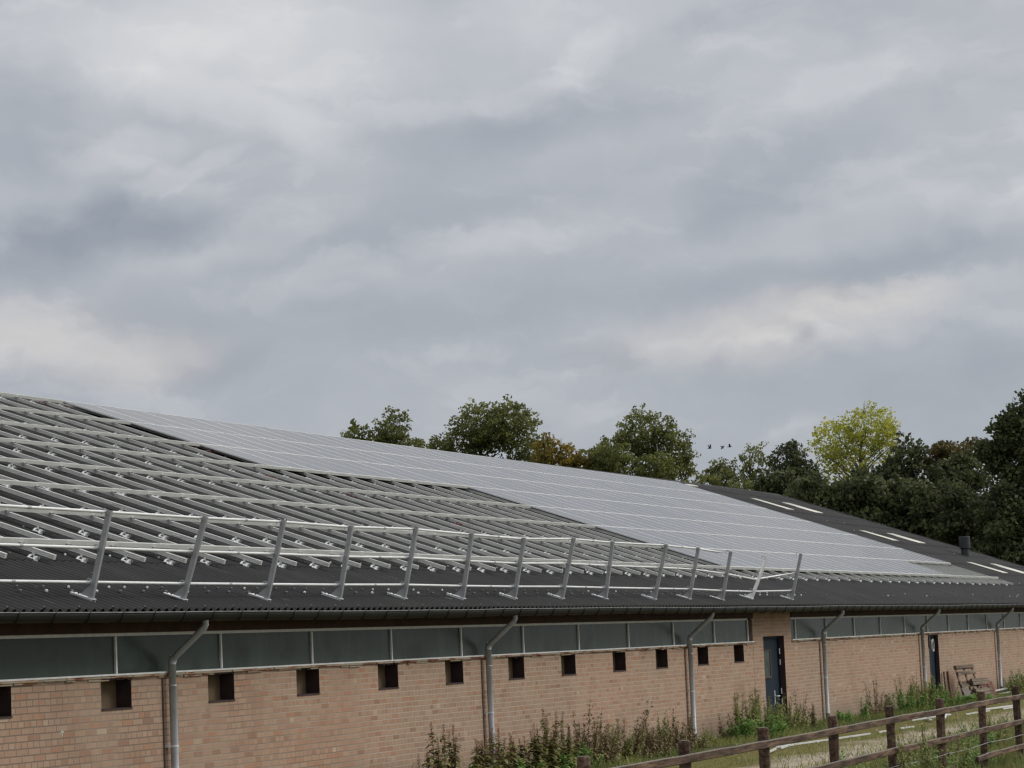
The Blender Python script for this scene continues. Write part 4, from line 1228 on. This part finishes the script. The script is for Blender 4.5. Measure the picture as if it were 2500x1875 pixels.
def make_tree(name, label, ells, leafm, leaf=0.16, dens=1.0, seed=1, group=None, clump=0.75, sparse=0.0, cover=9.0, skirt=True):
    rs = np.random.RandomState(seed); rr = random.Random(seed)
    cx = float(np.mean([e[0] for e in ells])); cy = float(np.mean([e[1] for e in ells]))
    root = empty(name, (cx, cy, 0)); tag(root, label, 'tree', group)
    # envelope -> clumps, denser towards the surface
    clumps = []
    ell2 = list(ells)
    zmin = min(e[2] - e[4] for e in ells); rmax = max(e[3] for e in ells)
    if skirt and zmin > 4:
        z = zmin
        while z > 4.5:
            ell2.append((cx, cy, z - 0.3, rmax * 1.15, 1.9)); z -= 2.6
    for k, (ex, ey, ez, rx, rz) in enumerate(ell2):
        vol = rx * rx * rz
        n = int(max(6, cover * 1.25 * vol ** 0.75 / clump ** 1.6 * (0.5 if k >= len(ells) else 1.0)))
        for _ in range(n):
            d = rs.normal(size=3); d /= np.linalg.norm(d)
            r = rs.uniform(0.15, 1.0) ** 0.45
            r *= rs.uniform(0.80, 1.16)
            clumps.append((ex + d[0] * rx * r, ey + d[1] * rx * r, ez + d[2] * rz * r, clump * rs.uniform(0.45, 1.15)))
    C = np.array(clumps)
    if sparse > 0: C = C[rs.uniform(size=len(C)) > sparse]
    pts = []
    for (x, y, z, r) in C:
        n = int(dens * 62 * (r / 0.75) ** 2 * (0.16 / leaf) ** 1.6) + 3
        d = rs.normal(size=(n, 3)); d /= np.linalg.norm(d, axis=1)[:, None]
        q = d * (r * rs.uniform(0.25, 1.0, n) ** 0.6)[:, None]
        q[:, 2] *= 0.72
        pts.append(q + (x, y, z))
    P = np.concatenate(pts) - (cx, cy, 0)
    V, F = leaf_quads(P, leaf, rs)
    cr = np_obj('crown', V, F, leafm, root)
    # trunk with limbs reaching to the clumps
    ztop = float(np.percentile(C[:, 2], 80)); H = max(ztop, 3.0)
    mb = MB(); r0 = 0.045 * H ** 0.75 + 0.05
    tr = [Vector((rr.uniform(-.02, .02) * z, rr.uniform(-.02, .02) * z, z)) for z in np.linspace(-0.2, H, 9)]
    mb.tube(tr, [r0 * (1 - 0.9 * i / 8) for i in range(9)], 7)
    idx = rs.permutation(len(C))[:46]
    for j in idx:
        e = Vector((C[j][0] - cx, C[j][1] - cy, C[j][2]))
        t = min(max((e.z - 0.5 * math.hypot(e.x, e.y) - 1.0) / H, 0.15), 0.92)
        k = t * 8; i0 = int(k); s = tr[i0].lerp(tr[min(i0 + 1, 8)], k - i0)
        L = (e - s).length
        m1 = s.lerp(e, 0.35) + Vector((rr.uniform(-.1, .1), rr.uniform(-.1, .1), 0.10)) * L * 0.6
        m2 = s.lerp(e, 0.7) + Vector((rr.uniform(-.1, .1), rr.uniform(-.1, .1), 0.08)) * L * 0.6
        rb = max(0.025, r0 * 0.34 * (1 - t * 0.6))
        mb.tube([s, m1, m2, e], [rb, rb * .7, rb * .45, 0.012], 5)
        for q in range(2):
            e2 = e + Vector((rr.uniform(-1, 1), rr.uniform(-1, 1), rr.uniform(-.2, 1))) * clump
            mb.tube([m2, m2.lerp(e2, .6) + Vector((0, 0, .1)), e2], [rb * .4, rb * .25, 0.01], 4)
    mb.obj('trunk', M['bark'], root)
    return root

TG = 'trees standing behind the barn'
make_tree('oak_tree', 'small ragged dark green tree, leftmost, poking above the panel ridge', grow(TREES['T1']), M['oak'], 0.145, 0.62, 11, TG, 0.45, 0.25)
make_tree('oak_tree', 'broad dome-shaped dark green oak behind the middle of the ridge', grow(TREES['T2']), M['oak'], 0.15, 0.52, 12, TG, 0.55, 0.24)
make_tree('maple_tree', 'low orange-yellow autumn tree between the two big domed oaks', TREES['T3'], M['orange'], 0.145, .8, 13, TG, 0.48, 0.12)
make_tree('oak_tree', 'tall round dark green oak right of the orange tree', grow(TREES['T4']), M['oak'], 0.15, 0.54, 14, TG, 0.55, 0.22)
make_tree('lime_tree', 'lighter green bushy tree in front of the tall round oak', TREES['T5'], M['mid'], 0.14, .85, 15, TG, 0.50, 0.1)
make_tree('hedge_tree', 'low dark tree in the gap right of the round oak', TREES['T6'] + [(225.6, 55.0, 15.6, 1.3, 1.0), (228.2, 53.9, 15.8, 1.3, 1.1), (223.0, 51.1, 14.6, 1.7, 1.0)], M['oak'], 0.145, .65, 16, TG, 0.45, 0.2)
make_tree('ash_tree', 'thin see-through tree with a visible forked trunk in the gap', TREES['T7'], M['oak'], 0.14, 0.5, 17, TG, 0.42, 0.30, cover=6.5)
make_tree('alder_tree', 'dark upright tree just left of the yellow tree', TREES['T8'], M['dark'], 0.145, .75, 18, TG, 0.52, 0.12)
make_tree('poplar_tree', 'bright yellow-green poplar with thin airy crown', [(a, b, c, d * 1.08, e * 1.05) for a, b, c, d, e in TREES['T9']], M['yellow'], 0.13, 0.36, 19, TG, 0.50, 0.22, cover=8.5)
make_tree('alder_tree', 'dark tree top just right of the yellow poplar', TREES['T10'], M['dark'], 0.14, 1.1, 20, TG, 0.55, 0.05)
make_tree('beech_tree', 'tree with rusty brown top above the dark mass', TREES['T11'], M['rust'], 0.13, 1.0, 21, TG, 0.45, 0.1)
make_tree('alder_tree', 'dark green tree under the rusty brown top', TREES['T11b'], M['dark'], 0.15, 1.2, 22, TG, 0.8)
make_tree('oak_tree', 'tallest dark tree at the right picture edge', TREES['T12'] + [(151.6, 11.9, 14.4, .8, 1.2)], M['dark'], 0.14, 1.2, 23, TG, 0.6)
make_tree('hedge_tree', 'dark thicket tree below the yellow poplar, left side', TREES['T13'], M['dark'], 0.15, 1.2, 24, TG, 0.75)
make_tree('hedge_tree', 'dark thicket tree below the yellow poplar, right side', TREES['T14'], M['dark'], 0.15, 1.2, 25, TG, 0.8)
make_tree('hedge_tree', 'dark thicket tree behind the slope between poplar and black vent', TREES['T15'], M['dark'], 0.15, 1.2, 26, TG, 0.8)
make_tree('hedge_tree', 'dark thicket tree directly behind the black roof vent', TREES['T16'], M['dark'], 0.15, 1.2, 27, TG, 0.85)
make_tree('hedge_tree', 'dark thicket tree right of the black roof vent', TREES['T17'], M['dark'], 0.15, 1.2, 28, TG, 0.85)
make_tree('hedge_tree', 'low thicket tree behind the far end of the ridge', TREES['T18'], M['dark'], 0.16, 1.0, 29, TG, 0.7)
# far wood filling the horizon behind everything, one mass
rs = np.random.RandomState(77)
n = 16000
X = rs.uniform(150, 330, n); Y = 14 + (X - 150) * 0.30 + rs.uniform(-16, 60, n)
Z = rs.uniform(0, 1, n) ** 0.8 * (6.2 + 1.2 * np.sin(X * 0.15) + 0.8 * np.sin(Y * 0.4))
V, F = leaf_quads(np.stack([X, Y, Z], 1), 0.55, rs)
fw = np_obj('far_wood', V, F, M['dark'])
tag(fw, 'far dark belt of woodland beyond the barn', 'wood', kind='stuff')

# ------------------------------------------------------------------ plants by the wall
def leaf(mb, base, d, L, w, droop=0.5, mi=0, curl=0.0):
    """pointed leaf blade of 3 segments, drooping along its length"""
    d = Vector(d).normalized(); side = d.cross(Vector((0, 0, 1)))
    if side.length < 1e-3: side = Vector((1, 0, 0))
    side.normalize()
    pts = []; p = Vector(base); dd = d.copy()
    for k, ww in enumerate((0.15, 1.0, 0.75, 0.0)):
        pts.append((p.copy(), ww)); p += dd * L / 3; dd = (dd + Vector((curl * side.x, curl * side.y, -droop * 0.6))).normalized()
    vs = []
    for q, ww in pts[:-1]: vs += [q - side * w * ww / 2, q + side * w * ww / 2]
    vs.append(pts[-1][0])
    mb.add(vs, [(0, 1, 3, 2), (2, 3, 5, 4), (4, 5, 6)], mi)

def dock(seed, H, nst=4, spread=0.14):
    r = random.Random(seed)
    st, lf, sd_ = MB(), MB(), MB()
    for s in range(nst):
        a = r.uniform(0, 6.28); h = H * r.uniform(0.62, 1.0) if s else H
        b = Vector((math.cos(a), math.sin(a), 0)) * r.uniform(0, spread)
        top = b * 1.5 + Vector((r.uniform(-.04, .04), r.uniform(-.04, .04), h))
        st.tube([b, b.lerp(top, .5), top], [0.006, 0.005, 0.002], 4)
        # narrow seed spike, whorled clusters
        k = 0.45
        while k < 1.0:
            c0 = b.lerp(top, k); rad = (0.030 * (1 - k) ** 0.5 + 0.006) * r.uniform(0.6, 1.2)
            for _ in range(9):
                t = r.uniform(0, 6.28); q = c0 + Vector((math.cos(t), math.sin(t), r.uniform(-.5, .5))) * rad
                leaf(sd_, q, (math.cos(t), math.sin(t), r.uniform(-.6, .8)), 0.020, 0.014, 0.5)
            k += 0.016 / max(h, .3) * 1.1
        for _ in range(int(40 * h / 0.7)):
            k = r.uniform(0.02, 0.82) ** 0.9; c0 = b.lerp(top, k); t = r.uniform(0, 6.28)
            L = 0.21 * (1.0 - .75 * k) * r.uniform(0.6, 1.2) + 0.03
            leaf(lf, c0, (math.cos(t), math.sin(t), r.uniform(0.0, 0.7)), L, L * 0.42, r.uniform(0.5, 1.3), curl=r.uniform(-.5, .5))
        if r.random() < 0.6:
            # side branch with its own small spike
            c0 = b.lerp(top, r.uniform(.45, .6)); e = c0 + Vector((r.uniform(-.09, .09), r.uniform(-.09, .09), r.uniform(.12, .22)))
            st.tube([c0, e], [0.003, 0.0015], 3)
            for j in range(14):
                q = c0.lerp(e, .3 + .7 * j / 14); t = r.uniform(0, 6.28)
                leaf(sd_, q, (math.cos(t), math.sin(t), .3), 0.016, 0.012, 0.5)
    return st, lf, sd_

def drystalk(seed, H, lean=(0, 0), nst=6, spread=0.18, lm='dry', leafn=1.0, up=0.6):
    r = random.Random(seed)
    st, lf = MB(), MB()
    for s in range(nst):
        a = r.uniform(0, 6.28); h = H * r.uniform(0.5, 1.0) if s else H
        b = Vector((math.cos(a), math.sin(a), 0)) * r.uniform(0, spread)
        top = b * 1.6 + Vector((lean[0] * h + r.uniform(-.09, .09), lean[1] * h + r.uniform(-.06, .06), h))
        mid = b.lerp(top, .5) + Vector((r.uniform(-.03, .03), 0, .02))
        st.tube([b, mid, top], [0.005, 0.0038, 0.0015], 4)
        for j in range(int(9 * h / .7) + 3):
            k = r.uniform(0.3, 0.97); c0 = (b.lerp(mid, k * 2) if k < .5 else mid.lerp(top, k * 2 - 1)); t = r.uniform(0, 6.28)
            e = c0 + Vector((math.cos(t), math.sin(t), r.uniform(.3, 1.6))) * r.uniform(.04, .14) * (1.2 - k)
            st.tube([c0, e], [0.0022, 0.001], 3)
            for _ in range(3):
                leaf(lf, c0.lerp(e, r.uniform(.3, 1)), (r.uniform(-1, 1), r.uniform(-1, 1), r.uniform(-.6, .6)), r.uniform(.03, .065), r.uniform(.012, .028), r.uniform(.3, 1.4), curl=r.uniform(-1, 1))
        for _ in range(int(66 * leafn * h / .7)):
            k = r.uniform(0.03, 0.8); c0 = (b.lerp(mid, k * 2) if k < .5 else mid.lerp(top, k * 2 - 1)); t = r.uniform(0, 6.28)
            L = 0.110 * (1.2 - k) * r.uniform(.5, 1.2)
            leaf(lf, c0, (math.cos(t), math.sin(t), r.uniform(-.3, up)), L, L * 0.34, r.uniform(.4, 1.6), curl=r.uniform(-.9, .9))
    return st, lf

def bush(seed, H, W, n=520, ls=0.055, D=None):
    """leafy low mass of many short stems"""
    r = random.Random(seed); st, lf = MB(), MB()
    D = D or W * 0.55
    for s in range(22):
        a = r.uniform(0, 6.28); q = r.uniform(0, 1) ** .5
        b = Vector((math.cos(a) * W * q * .45, math.sin(a) * D * q * .45, 0)); h = H * (1.05 - .5 * q * q) * r.uniform(.5, 1.05)
        top = b * 1.3 + Vector((r.uniform(-.04, .04), r.uniform(-.04, .04), h))
        st.tube([b, top], [0.004, 0.0015], 3)
        for _ in range(n // 22):
            k = r.uniform(.05, 1.0); t = r.uniform(0, 6.28)
            leaf(lf, b.lerp(top, k) + Vector((r.uniform(-.03, .03), r.uniform(-.03, .03), 0)), (math.cos(t), math.sin(t), r.uniform(-.1, .9)), ls * r.uniform(.6, 1.3), ls * .42, r.uniform(.2, .9), curl=r.uniform(-.3, .3))
    return st, lf

def plant(name, x, y, parts, label, cat, group):
    root = empty(name, (x, y, 0)); tag(root, label, cat, group)
    for nm, mb, mt in parts: mb.obj(nm, M[mt], root)
    return root
pr_ = random.Random(21)
DG = 'dock plants along the brick wall'
DOCKS = [(32.75, .50, 3), (33.2, .56, 3), (33.5, .93, 4), (33.92, .86, 3), (34.85, .79, 3), (35.05, .62, 4), (35.5, .77, 3), (35.85, .68, 4), (36.3, .66, 3), (36.75, .60, 4), (37.05, .86, 4), (37.4, .77, 4), (37.8, .95, 4), (38.1, .66, 4), (38.5, .62, 4)]
for i, (x, h, ns) in enumerate(DOCKS):
    if i in (3,): lab = 'dock plant with twin spikes beside the single tall spike, left of the second drainpipe'
    else: lab = f'dock plant with brown seed spikes and yellowing leaves, {nth(i + 1)} from the left along the wall'
    st, lf, sd_ = dock(100 + i, h * 1.05, ns + (0 if i in (2, 3) else 1), 0.11 if i in (2, 3) else 0.17)
    plant('dock_plant', x, -.8 + pr_.uniform(-.12, .12), [('stem', st, 'stem'), ('leaves', lf, 'dock'), ('seed_spikes', sd_, 'dockseed')], lab, 'plant', DG)
SG = 'dried stalks along the brick wall'
DRY = [(39.3, 1.05, (0, 0)), (39.65, .92, (.05, 0)), (40.1, .80, (.1, 0)), (40.55, .78, (.15, 0)), (40.9, .82, (.3, 0)), (41.6, .78, (.35, 0)), (41.9, .88, (.5, -.1)), (42.5, .62, (.1, 0)), (42.9, .66, (.1, 0)), (43.3, .70, (0, 0)), (43.7, .72, (0.1, 0)), (44.0, .6, (.1, 0)), (44.5, .68, (.1, 0)), (44.75, .5, (0, 0)), (43.1, .5, (0, 0)), (42.2, .45, (.3, 0))]
for i, (x, h, ln) in enumerate(DRY):
    st, lf = drystalk(200 + i, h * (1.10 if i % 3 == 0 else .86), (ln[0] + .12, ln[1]), 9, 0.24, leafn=1.7 if i > 6 else 1.3)
    w_ = 'leaning right' if ln[0] > .25 else 'standing upright'
    plant('dried_weed', x, -.72 + pr_.uniform(-.15, .12), [('stem', st, 'stem'), ('leaves', lf, 'olive' if i in (4, 5, 9) else 'dry')], f'dried-out weed {w_} against the bricks, {nth(i + 1)} along the wall between the drainpipes', 'weed', SG)
GG = 'green weeds along the foot of the wall'
GREEN = [(41.9, .40, 'bush', .5, 'pale yellow-green bush low among the dried stalks, left one'), (42.5, .34, 'bush', .4, 'pale yellow-green bush low among the dried stalks, right one'),
 (37.9, .30, 'bushd', .9, 'dark green leafy patch under the dock plants right of the drainpipe'), (39.0, .36, 'bushd', .8, 'dark green leafy patch where docks meet dried stalks'), (36.2, .28, 'bushd', .9, 'green leafy patch beneath the middle dock plants'), (34.6, .26, 'bushd', .7, 'green leafy patch at the foot of the second drainpipe'),
 (45.6, .36, 'bush', .5, 'small green weed left of the third drainpipe elbow'), (46.5, .32, 'bush', .5, 'small green weed touching the third drainpipe'),
 (47.4, .56, 'dryt', 0, 'thin brown weed with curled heads right of the third drainpipe'), (48.0, .40, 'bushd', 1.0, 'low bright green bush left part, before the door'), (49.0, .46, 'bushd', 1.2, 'bright green dense bush, middle, before the door'), (50.0, .40, 'bushd', 1.0, 'bright green bush nearest the blue-black door'),
 (48.6, .95, 'tall', 0, 'tall olive weed rising from the green bush, left stem group'), (49.5, 1.0, 'tall', 0, 'tallest olive weed rising from the green bush'), (50.0, .85, 'tall', 0, 'tall olive weed just left of the door'), (50.6, .75, 'tall', 0, 'olive weed at the left door jamb'),
 (51.3, .79, 'tall', 0, 'olive weed growing in front of the door handle side'), (51.9, .55, 'tall', 0, 'shorter weed in front of the door, right'), (51.6, .4, 'bush', .8, 'leafy weed tuft at the door foot'),
 (53.0, .82, 'dryt', 0, 'tall dried stalk right of the blue-black door'), (53.4, .56, 'dryt', 0, 'shorter dried stalk right of the blue-black door'), (52.8, .4, 'dryt', 0, 'low dried stalk hugging the door frame'),
 (55.6, .25, 'bushd', .6, 'low green tuft at the fourth drainpipe foot'), (57.4, .54, 'thick', 0, 'upright green leafy weed midway between fourth and fifth drainpipe'), (58.6, .85, 'dryt', 0, 'tall dark stalk midway between fourth and fifth drainpipe'), (59.2, .5, 'dryt', 0, 'shorter dark stalk next to the tall dark stalk'), (60.0, .5, 'dryt', 0, 'dried stalk left of the green thicket'),
 (61.0, .45, 'bushd', 1.0, 'low green thicket part, left, by the fifth drainpipe'), (62.1, .89, 'tall', 0, 'tall green weed in the thicket, first of four'), (62.9, .7, 'tall', 0, 'tall green weed in the thicket, second of four'), (63.6, .80, 'tall', 0, 'tall green weed in the thicket, third of four'), (64.5, .88, 'tall', 0, 'tall green weed at the fifth drainpipe, fourth of four'),
 (62.6, .5, 'bushd', 1.4, 'green thicket part, middle, by the fifth drainpipe'), (64.4, .5, 'bushd', 1.4, 'green thicket part, right, hiding the drainpipe foot'), (65.6, .5, 'tall', 0, 'weed in front of the far dark door'), (66.0, .35, 'bushd', .9, 'green tuft in front of the far dark door'),
 (69.0, .16, 'bushd', 1.6, 'low green tuft left of the leaning pallet'), (67.6, .18, 'bushd', 1.2, 'low green tuft by the upright plank'), (75.2, .5, 'tall', 0, 'green weed by the sixth drainpipe'), (76.7, .75, 'bushd', 1.8, 'large green bush at the right picture edge'), (78.2, .7, 'bushd', 1.8, 'large green bush furthest right'), (76.0, .4, 'bushd', 1.6, 'lower green bush left of the large one')]
for i, (x, h, kind, W, lab) in enumerate(GREEN):
    y = -.62 + pr_.uniform(-.15, .1)
    if kind == 'bush': st, lf = bush(300 + i, h, W, 460, .05); m_ = 'olive'
    elif kind == 'bushd': st, lf = bush(300 + i, h * 1.2, W * 1.25, int(900 + 900 * W), .07); m_ = 'green'; y -= .15
    elif kind == 'tall': st, lf = drystalk(300 + i, h, (.05, 0), 12, .30, leafn=1.7); m_ = 'olive'
    elif kind == 'thick': st, lf = drystalk(300 + i, h, (.1, 0), 4, .12, leafn=2.6, up=1.2); m_ = 'green'
    else: st, lf = drystalk(300 + i, h, (.03, 0), 5, .15, leafn=1.0); m_ = 'dry'
    plant('wall_weed', x, y, [('stem', st, 'stem'), ('leaves', lf, m_)], lab, 'weed', GG)
FG = 'weeds along the fence'
FORE = [(29.72, -8.42, .92, 'tall', 'tall feathery weed in front of the fence rail, fourth gap'), (32.6, -7.4, .46, 'tall', 'low weed behind the fence, left of the fifth post in view'), (30.9, -7.2, .5, 'bush', 'green weed behind the middle rail near the tall feathery weed'), (27.8, -7.3, .5, 'tall', 'weed behind the fence at the bottom picture edge'), (34.3, -7.3, .48, 'tall', 'weed tuft between the third and fourth posts from the right'), (35.4, -7.2, .42, 'bush', 'leafy weed right of the third post from the right'), (37.0, -7.0, .52, 'tall', 'olive weed below the broken rail end'), (39.2, -7.0, .48, 'bush', 'green weed clump near the right picture edge'), (33.6, -7.7, .3, 'bush', 'low leafy weed at the bottom edge, mid-fence'), (36.2, -7.6, .36, 'bush', 'bright leafy weed beside the broken rail'), (41.4, -6.8, .6, 'tall', 'weed by the rightmost fence post'), (43.3, -5.9, .3, 'tall', 'small weed on the sandy path edge'), (31.8, -7.6, .34, 'bush', 'small bushy weed under the middle rail')]
for i, (x, y, h, kind, lab) in enumerate(FORE):
    if kind == 'bush': st, lf = bush(500 + i, h * 1.1, 1.0, 1300, .06)
    else: st, lf = drystalk(500 + i, h, (.0, 0), 16, .36, leafn=1.6)
    plant('fence_weed', x, y, [('stem', st, 'stem'), ('leaves', lf, 'green' if kind == 'bush' else 'olive')], lab, 'weed', FG)

# ------------------------------------------------------------------ ground cover
def blades(name, n, regions, hgt, wid, seed, mt, label, cat):
    rs = np.random.RandomState(seed); P = []
    for (x0, x1, y0, y1, w_) in regions:
        k = int(n * w_); P.append(np.stack([rs.uniform(x0, x1, k), rs.uniform(y0, y1, k)], 1))
    P = np.concatenate(P)
    # patchy: thin out with a cheap value noise
    nx_ = np.sin(P[:, 0] * 1.7 + 3 * np.sin(P[:, 1] * 1.3)) + np.sin(P[:, 1] * 2.9 + P[:, 0] * 0.6) + rs.normal(0, .55, len(P))
    P = P[nx_ > -0.35]; k = len(P)
    a = rs.uniform(0, 6.28, k); L = hgt * rs.uniform(.35, 1.3, k); w_ = wid * rs.uniform(.6, 1.3, k); t = rs.uniform(0, 6.28, k); ln = rs.uniform(.1, .9, k) * L
    b = np.stack([P[:, 0], P[:, 1], np.zeros(k)], 1); s = np.stack([np.cos(a), np.sin(a), 0 * a], 1) * w_[:, None] / 2
    d = np.stack([np.cos(t) * ln, np.sin(t) * ln, L], 1)
    V = np.stack([b - s, b + s, b + d * .6 + s * .7 + (0, 0, 0), b + d], 1).reshape(-1, 3)
    o = np_obj(name, V, np.arange(k * 4).reshape(-1, 4), M[mt])
    tag(o, label, cat, kind='stuff'); return o
blades('wall_grass', 26000, [(36, 62, -1.25, -.1, .5), (62, 100, -1.5, -.1, .5)], .13, .014, 1, 'grassblade', 'short grass and ground cover along the wall foot', 'grass')
blades('yard_grass', 15000, [(34, 60, -3.4, -1.2, .7), (60, 100, -4, -1.2, .3)], .04, .012, 2, 'olive', 'sparse mossy tufts on the yard', 'grass')
blades('fence_grass', 76000, [(14, 48, -9.6, -5.5, 1.0), (30, 60, -14, -9.6, .12), (48, 75, -9, -4.9, .25)], .21, .016, 3, 'grassblade', 'rough grass under the wooden fence', 'grass')
blades('path_tufts', 3000, [(34, 60, -5.2, -3.2, 1.0)], .10, .014, 6, 'grassblade', 'scattered tufts growing on the sandy path', 'grass')
blades('fence_straw', 22000, [(14, 50, -9.0, -5.7, 1.0)], .22, .013, 4, 'dry', 'straw-coloured dead grass among the weeds', 'grass')
rs = np.random.RandomState(9)
mb = MB()
for _ in range(300):
    x, y = rs.uniform(34, 75), rs.uniform(-7, -1.2); s = rs.uniform(.012, .045)
    vs = []
    for k in range(6):
        t = k * math.pi / 3; vs.append((x + s * math.cos(t) * rs.uniform(.7, 1.2), y + s * math.sin(t) * rs.uniform(.7, 1.2), 0.0))
    vs2 = [(vx * .6 + x * .4, vy * .6 + y * .4, s * rs.uniform(.5, .8)) for vx, vy, _z in vs]
    mb.add(vs + vs2, [(k, (k + 1) % 6, 6 + (k + 1) % 6, 6 + k) for k in range(6)] + [tuple(range(6, 12))])
tag(mb.obj('pebbles', M['stone']), 'pebbles and crumbs scattered on the sandy path', 'stones', kind='stuff')

# ------------------------------------------------------------------ aluminium offcuts lying on the ground
def offcut(a, b, z, label, lift=0.0, wid=.026):
    a, b = Vector((*a, z)), Vector((*b, z + lift)); d = (b - a).normalized(); s = d.cross(Vector((0, 0, 1))).normalized(); u = s.cross(d)
    mb = MB(); h = .03; t = .006
    pr = [(-wid / 2, 0), (-wid / 2, h), (-wid / 2 + t, h), (-wid / 2 + t, t), (wid / 2 - t, t), (wid / 2 - t, h), (wid / 2, h), (wid / 2, 0)]
    pr = [(p_, h - q_) for p_, q_ in pr][::-1]
    mb.prism(pr, lambda p_, q_: a + s * p_ + u * q_, lambda p_, q_: b + s * p_ + u * q_)
    tag(mb.obj('rail_offcut', M['tube']), label, 'offcut', 'aluminium offcuts lying in the yard')
offcut((44.3, -2.45), (48.9, -2.98), .012, 'longest bright aluminium strip lying on the moss behind the fence')
offcut((49.5, -3.0), (50.4, -3.05), .012, 'short bright strip end right after the longest strip')
offcut((51.0, -3.05), (51.8, -3.15), .012, 'bright strip lying right of the two broken pieces')
offcut((58.0, -2.87), (60.0, -3.0), .012, 'bright strip lying between the two right fence posts, nearer piece')
offcut((60.1, -2.75), (62.6, -3.05), .03, 'bright strip lying between the two right fence posts, farther piece', wid=.08)
offcut((61.0, -3.1), (62.3, -3.25), .012, 'short bright strip touching the farther piece')
offcut((54.3, -2.95), (56.6, -2.25), .03, 'strip in the crossed pile, pointing right')
offcut((54.0, -2.6), (56.9, -2.75), .06, 'strip in the crossed pile, lying flat')
offcut((54.2, -2.3), (55.9, -3.0), .09, 'strip in the crossed pile, slanting')
offcut((53.3, -3.45), (57.4, -2.6), .10, 'strip on top of the crossed pile')
offcut((43.6, -2.75), (44.9, -2.55), .02, 'whitish scrap strip near the blue-black door')
offcut((42.2, -2.95), (43.3, -2.75), .03, 'whitish scrap strip half hidden by the green weed')
offcut((72.9, -.45), (75.6, -.32), .12, 'white strip lying by the wall next to the pallet, upper', wid=.08)
offcut((73.1, -.6), (75.9, -.5), .03, 'white strip lying by the wall next to the pallet, lower', wid=.08)

# ------------------------------------------------------------------ pallet, red board and planks leaning on the wall
def pallet(x, y, ang, label, W=1.2, H=.82, twist=0.0):
    root = empty('wooden_pallet', (x, y, 0)); root.rotation_euler = (R(-ang), 0, R(twist)); tag(root, label, 'pallet')
    dmb = MB()
    for k in range(6):
        z0 = k * (H - .09) / 5
        if k == 3: continue
        dmb.box(0, W, -.075, -.053, z0, z0 + .09)
    dmb.obj('deck_boards', M['pallet'], root)
    smb = MB()
    for k in range(3):
        x0 = k * (W - .08) / 2
        smb.box(x0, x0 + .08, -.030, -.008, 0, H)
        for z0 in (0.0, H / 2 - .05, H - .1): smb.box(x0 + .001, x0 + .079, -.0525, -.0305, z0 + .002, z0 + .098)
    smb.obj('stringers', M['pallet'], root)
    bmb = MB()
    for z0 in (0.01, H / 2 - .045, H - .1): bmb.box(0.002, W - .002, -.0075, .012, z0, z0 + .09)
    bmb.obj('bottom_boards', M['pallet'], root)
    return root
pallet(69.45, -.40, 15, 'broken grey wooden pallet leaning against the brick wall', 1.1, .95, -13)
pallet(69.9, -.66, 20, 'lower weathered pallet leaning in front, right of the broken one', .95, .58, -15)
mb = MB(); mb.box(0, .8, 0, .025, 0, .52)
o = mb.obj('red_board', M['redboard']); o.location = (70.75, -.72, 0); o.rotation_euler = (R(-22), R(3), R(-14))
tag(o, 'reddish brown board leaning in front of the pallets', 'board')
mb = MB(); mb.box(0, .10, 0, .04, 0, .80)
o = mb.obj('wooden_plank', M['pallet']); o.location = (68.75, -.12, 0); o.rotation_euler = (R(-3), R(-1), 0)
tag(o, 'narrow pale plank standing upright right of the far dark door', 'plank')
mb = MB(); mb.box(0, .07, 0, .05, 0, .80)
o = mb.obj('wooden_plank', M['redboard']); o.location = (69.15, -.14, 0); o.rotation_euler = (R(-4), R(1), 0)
tag(o, 'thin brown stake standing just right of the pale plank', 'plank')
mb = MB(); mb.box(0, 1.3, 0, .16, 0, .022)
o = mb.obj('wooden_plank', M['pallet']); o.location = (68.3, -.9, .02); o.rotation_euler = (0, R(-13), R(18))
tag(o, 'grey plank lying half raised left of the pallets', 'plank')

# ------------------------------------------------------------------ birds
def bird(loc, yaw, flap, label):
    root = empty('bird', loc); root.rotation_euler = (0, 0, yaw); root.scale = (.72, .72, .72); tag(root, label, 'bird', 'three birds flying in a line')
    mb = MB()
    pts = [(-.26, 0, .01), (-.18, 0, 0), (-.05, 0, -.01), (.08, 0, 0), (.16, 0, .025), (.21, 0, .03), (.25, 0, .022)]
    mb.tube(pts, [.035, .030, .062, .058, .034, .032, .006], 8)
    mb.obj('body', M['bird'], root, smooth=True)
    for s in (-1, 1):
        w_ = MB()
        vs = []
        for (xf, xb, yy, zz) in ((.07, -.09, .03, .02), (.10, -.08, .20, .02 + .10 * flap), (.03, -.09, .38, .02 + .20 * flap), (-.08, -.11, .50, .02 + .24 * flap)):
            vs += [(xf, s * yy, zz), (xb, s * yy, zz), (xf, s * yy, zz - .012), (xb, s * yy, zz - .012)]
        fs = []
        for k in range(3):
            a = k * 4; b = a + 4
            fs += [(a, b, b + 1, a + 1), (a + 2, a + 3, b + 3, b + 2), (a, a + 2, b + 2, b), (a + 1, b + 1, b + 3, a + 3)]
        w_.add(vs, fs); w_.obj('wing', M['bird'], root)
bird((191.0, 43.9, 16.2), R(-55), 1.6, 'small dark flying bird, left of the three')
bird((191.4, 43.0, 16.3), R(-60), -1.2, 'small dark flying bird, middle of the three')
bird((191.6, 42.5, 16.25), R(-70), 1.2, 'small dark flying bird, right of the three')
